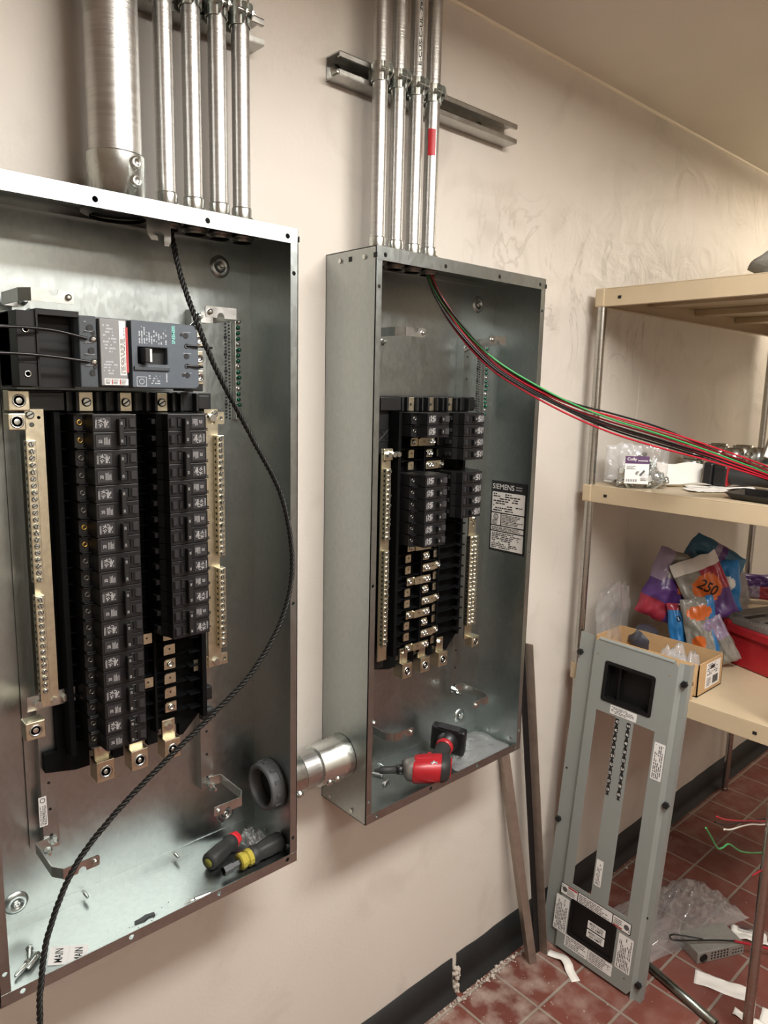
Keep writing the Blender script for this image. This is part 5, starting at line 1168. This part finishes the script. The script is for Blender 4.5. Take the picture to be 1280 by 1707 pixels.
for k in range(30): b.box((.075+.0095*k, .016, HBN+.004), (.080+.0095*k, .024, HBN+.009), Mb)
for a in (.04, .10, .16, .22): b.box((a, .05, HBN+.005), (a+.03, WB-.02, HBN+.010), Mb)
b.build('lid_rib', GLID, l, .001)
MB().box((.075, .05, HBN+.0058), (.095, .13, HBN+.0068), Mb).box((.135, .06, HBN+.0058), (.155, .16, HBN+.0068), Mb).build('lid_slot', SLOT, l)
# ------------------------------------------------------------------ floor
def strip(pts, w, label, zoff=.0012):
    b = MB(); vs = []
    for i, (x, y, z) in enumerate(pts):
        a = V3(pts[max(i-1, 0)]); c = V3(pts[min(i+1, len(pts)-1)]); d = (c-a); d.z = 0; d.normalize(); s = V3((-d.y, d.x, 0)); vs += [V3((x, y, z+zoff))+s*w/2, V3((x, y, z+zoff))-s*w/2]
    o = b.add(vs, [(2*i, 2*i+1, 2*i+3, 2*i+2) for i in range(len(pts)-1)], True).build('paper_strip', PAPER); m = o.modifiers.new('thickness', 'SOLIDIFY'); m.thickness = .0004; m.offset = 1
    return tag(o, label, 'paper', 'torn white papers on the floor')
strip(spline([(.772, -.096, .002), (.778, -.120, .004), (.780, -.145, .010), (.768, -.168, .012), (.760, -.180, .004), (.742, -.212, .001)], 6), .026, 'curled white paper strip on the tiles at the foot of the grey cover')
sheet('torn_card', (1.045, -.493), (.35, -.94, 0), .150, .058, 4, 'torn white card lying across the tiles in front of the power supply', amp=.005, ragged=.016, n=16, group='torn white papers on the floor')
sheet('torn_card', (1.03, -.640), (.2, -.98, 0), .08, .07, 7, 'torn white card on the tiles just right of the front shelf post', amp=.005, ragged=.006, group='torn white papers on the floor')
sheet('torn_card', (.985, -.590), (.12, -.99, 0), .085, .028, 8, 'narrow white paper scrap at the foot of the front shelf post', amp=.012, ragged=.01, group='torn white papers on the floor')
tk = sheet('receipt', (1.30, -.462), (.45, -.9, 0), .10, .055, 9, 'small printed slip lying on the floor behind the power supply', amp=.014, group='torn white papers on the floor')
b = MB(); b.dashes((1.285, -.435, .018), V3((.45, -.9, 0)).normalized(), V3((.9, .45, 0)).normalized(), .06, .03, 3, 4); b.build('print', DGREY, tk)
p0 = V3((.955, -.262, .0125)); p1 = V3((.893, -.531, .0125)); d = (p1-p0).normalized()
t = thing('conduit_offcut', p0, 'piece of steel conduit lying on the tiles beside the grey cover', 'conduit'); MB().lathe([(.0105, 0), (.0117, 0), (.0117, .285), (.0105, .285), (.0105, 0)], p0, p0+d, n=24, caps=False).build('pipe', mk('dull_conduit', '8a8f88', .3, 1.0, .1, 60), t)
MB().cyl(p0+d*.280, p0+d*.2805, .0105, n=20).build('bore', SLOT, t)
# power supply with perforated end
u_ = V3((.90, -.44, 0)).normalized(); v_ = V3((.44, .90, 0)).normalized(); o_ = V3((1.066, -.408, .001)); Mp = M4(((u_.x, v_.x, 0, o_.x), (u_.y, v_.y, 0, o_.y), (0, 0, 1, o_.z), (0, 0, 0, 1)))
t = thing('power_supply', o_, 'small silver perforated metal power supply box lying on the floor tiles', 'power supply')
MB().box((0, 0, 0), (.165, .090, .036), Mp).build('case', mk('supply_case', 'a6a6a0', .36, .55, .08, 60), t, .002)
b = MB()
for i in range(6):
    for j in range(3): q = Mp @ V3((.050+.011*i, -.0003, .009+.009*j)); b.cyl(q, q+v_*.002, .0032, n=10)
for i in range(4):
    for j in range(2): q = Mp @ V3((.125+.010*i, -.0003, .012+.010*j)); b.cyl(q, q+v_*.002, .0026, n=10)
b.build('vent_hole', SLOT, t)
q = Mp @ V3((.021, 0, .017)); c = MB().lathe([(.013, -.001), (.013, .002), (.0105, .002), (.0105, -.003)], q, q-v_, n=24, caps=False).build('grommet', BLACK, t); MB().cyl(q+v_*.0005, q-v_*.0006, .0105, n=20).build('bore', SLOT, t)
a0 = Mp @ V3((.115, .01, .040))
tag(MB().tube(spline([a0+V3((-.06, .05, .012)), a0+V3((-.115, .115, .016)), a0+V3((-.135, .110, .014)), a0+V3((-.11, .085, .012)), a0+V3((-.04, .03, .010)), a0+V3((.01, -.01, .006))], 8), .0024, 8).build('lead_wire', WBLK), 'black wire loop lying on top of the silver power supply', 'wire')
tag(MB().tube(spline([a0+V3((.012, -.012, .006)), a0+V3((.05, -.05, -.004)), a0+V3((.09, -.10, -.012)), a0+V3((.15, -.19, -.026)), a0+V3((.26, -.33, -.036))], 8), .0036, 8).build('lead_wire', WRED), 'thick red wire running from the power supply behind the front post', 'wire')
film('plastic_bag', 1.19, -.27, .0008, .225, .105, .085, 21, 'large clear plastic bag crumpled on the floor behind the grey cover', CLEAR, n=40, rot=-.25)
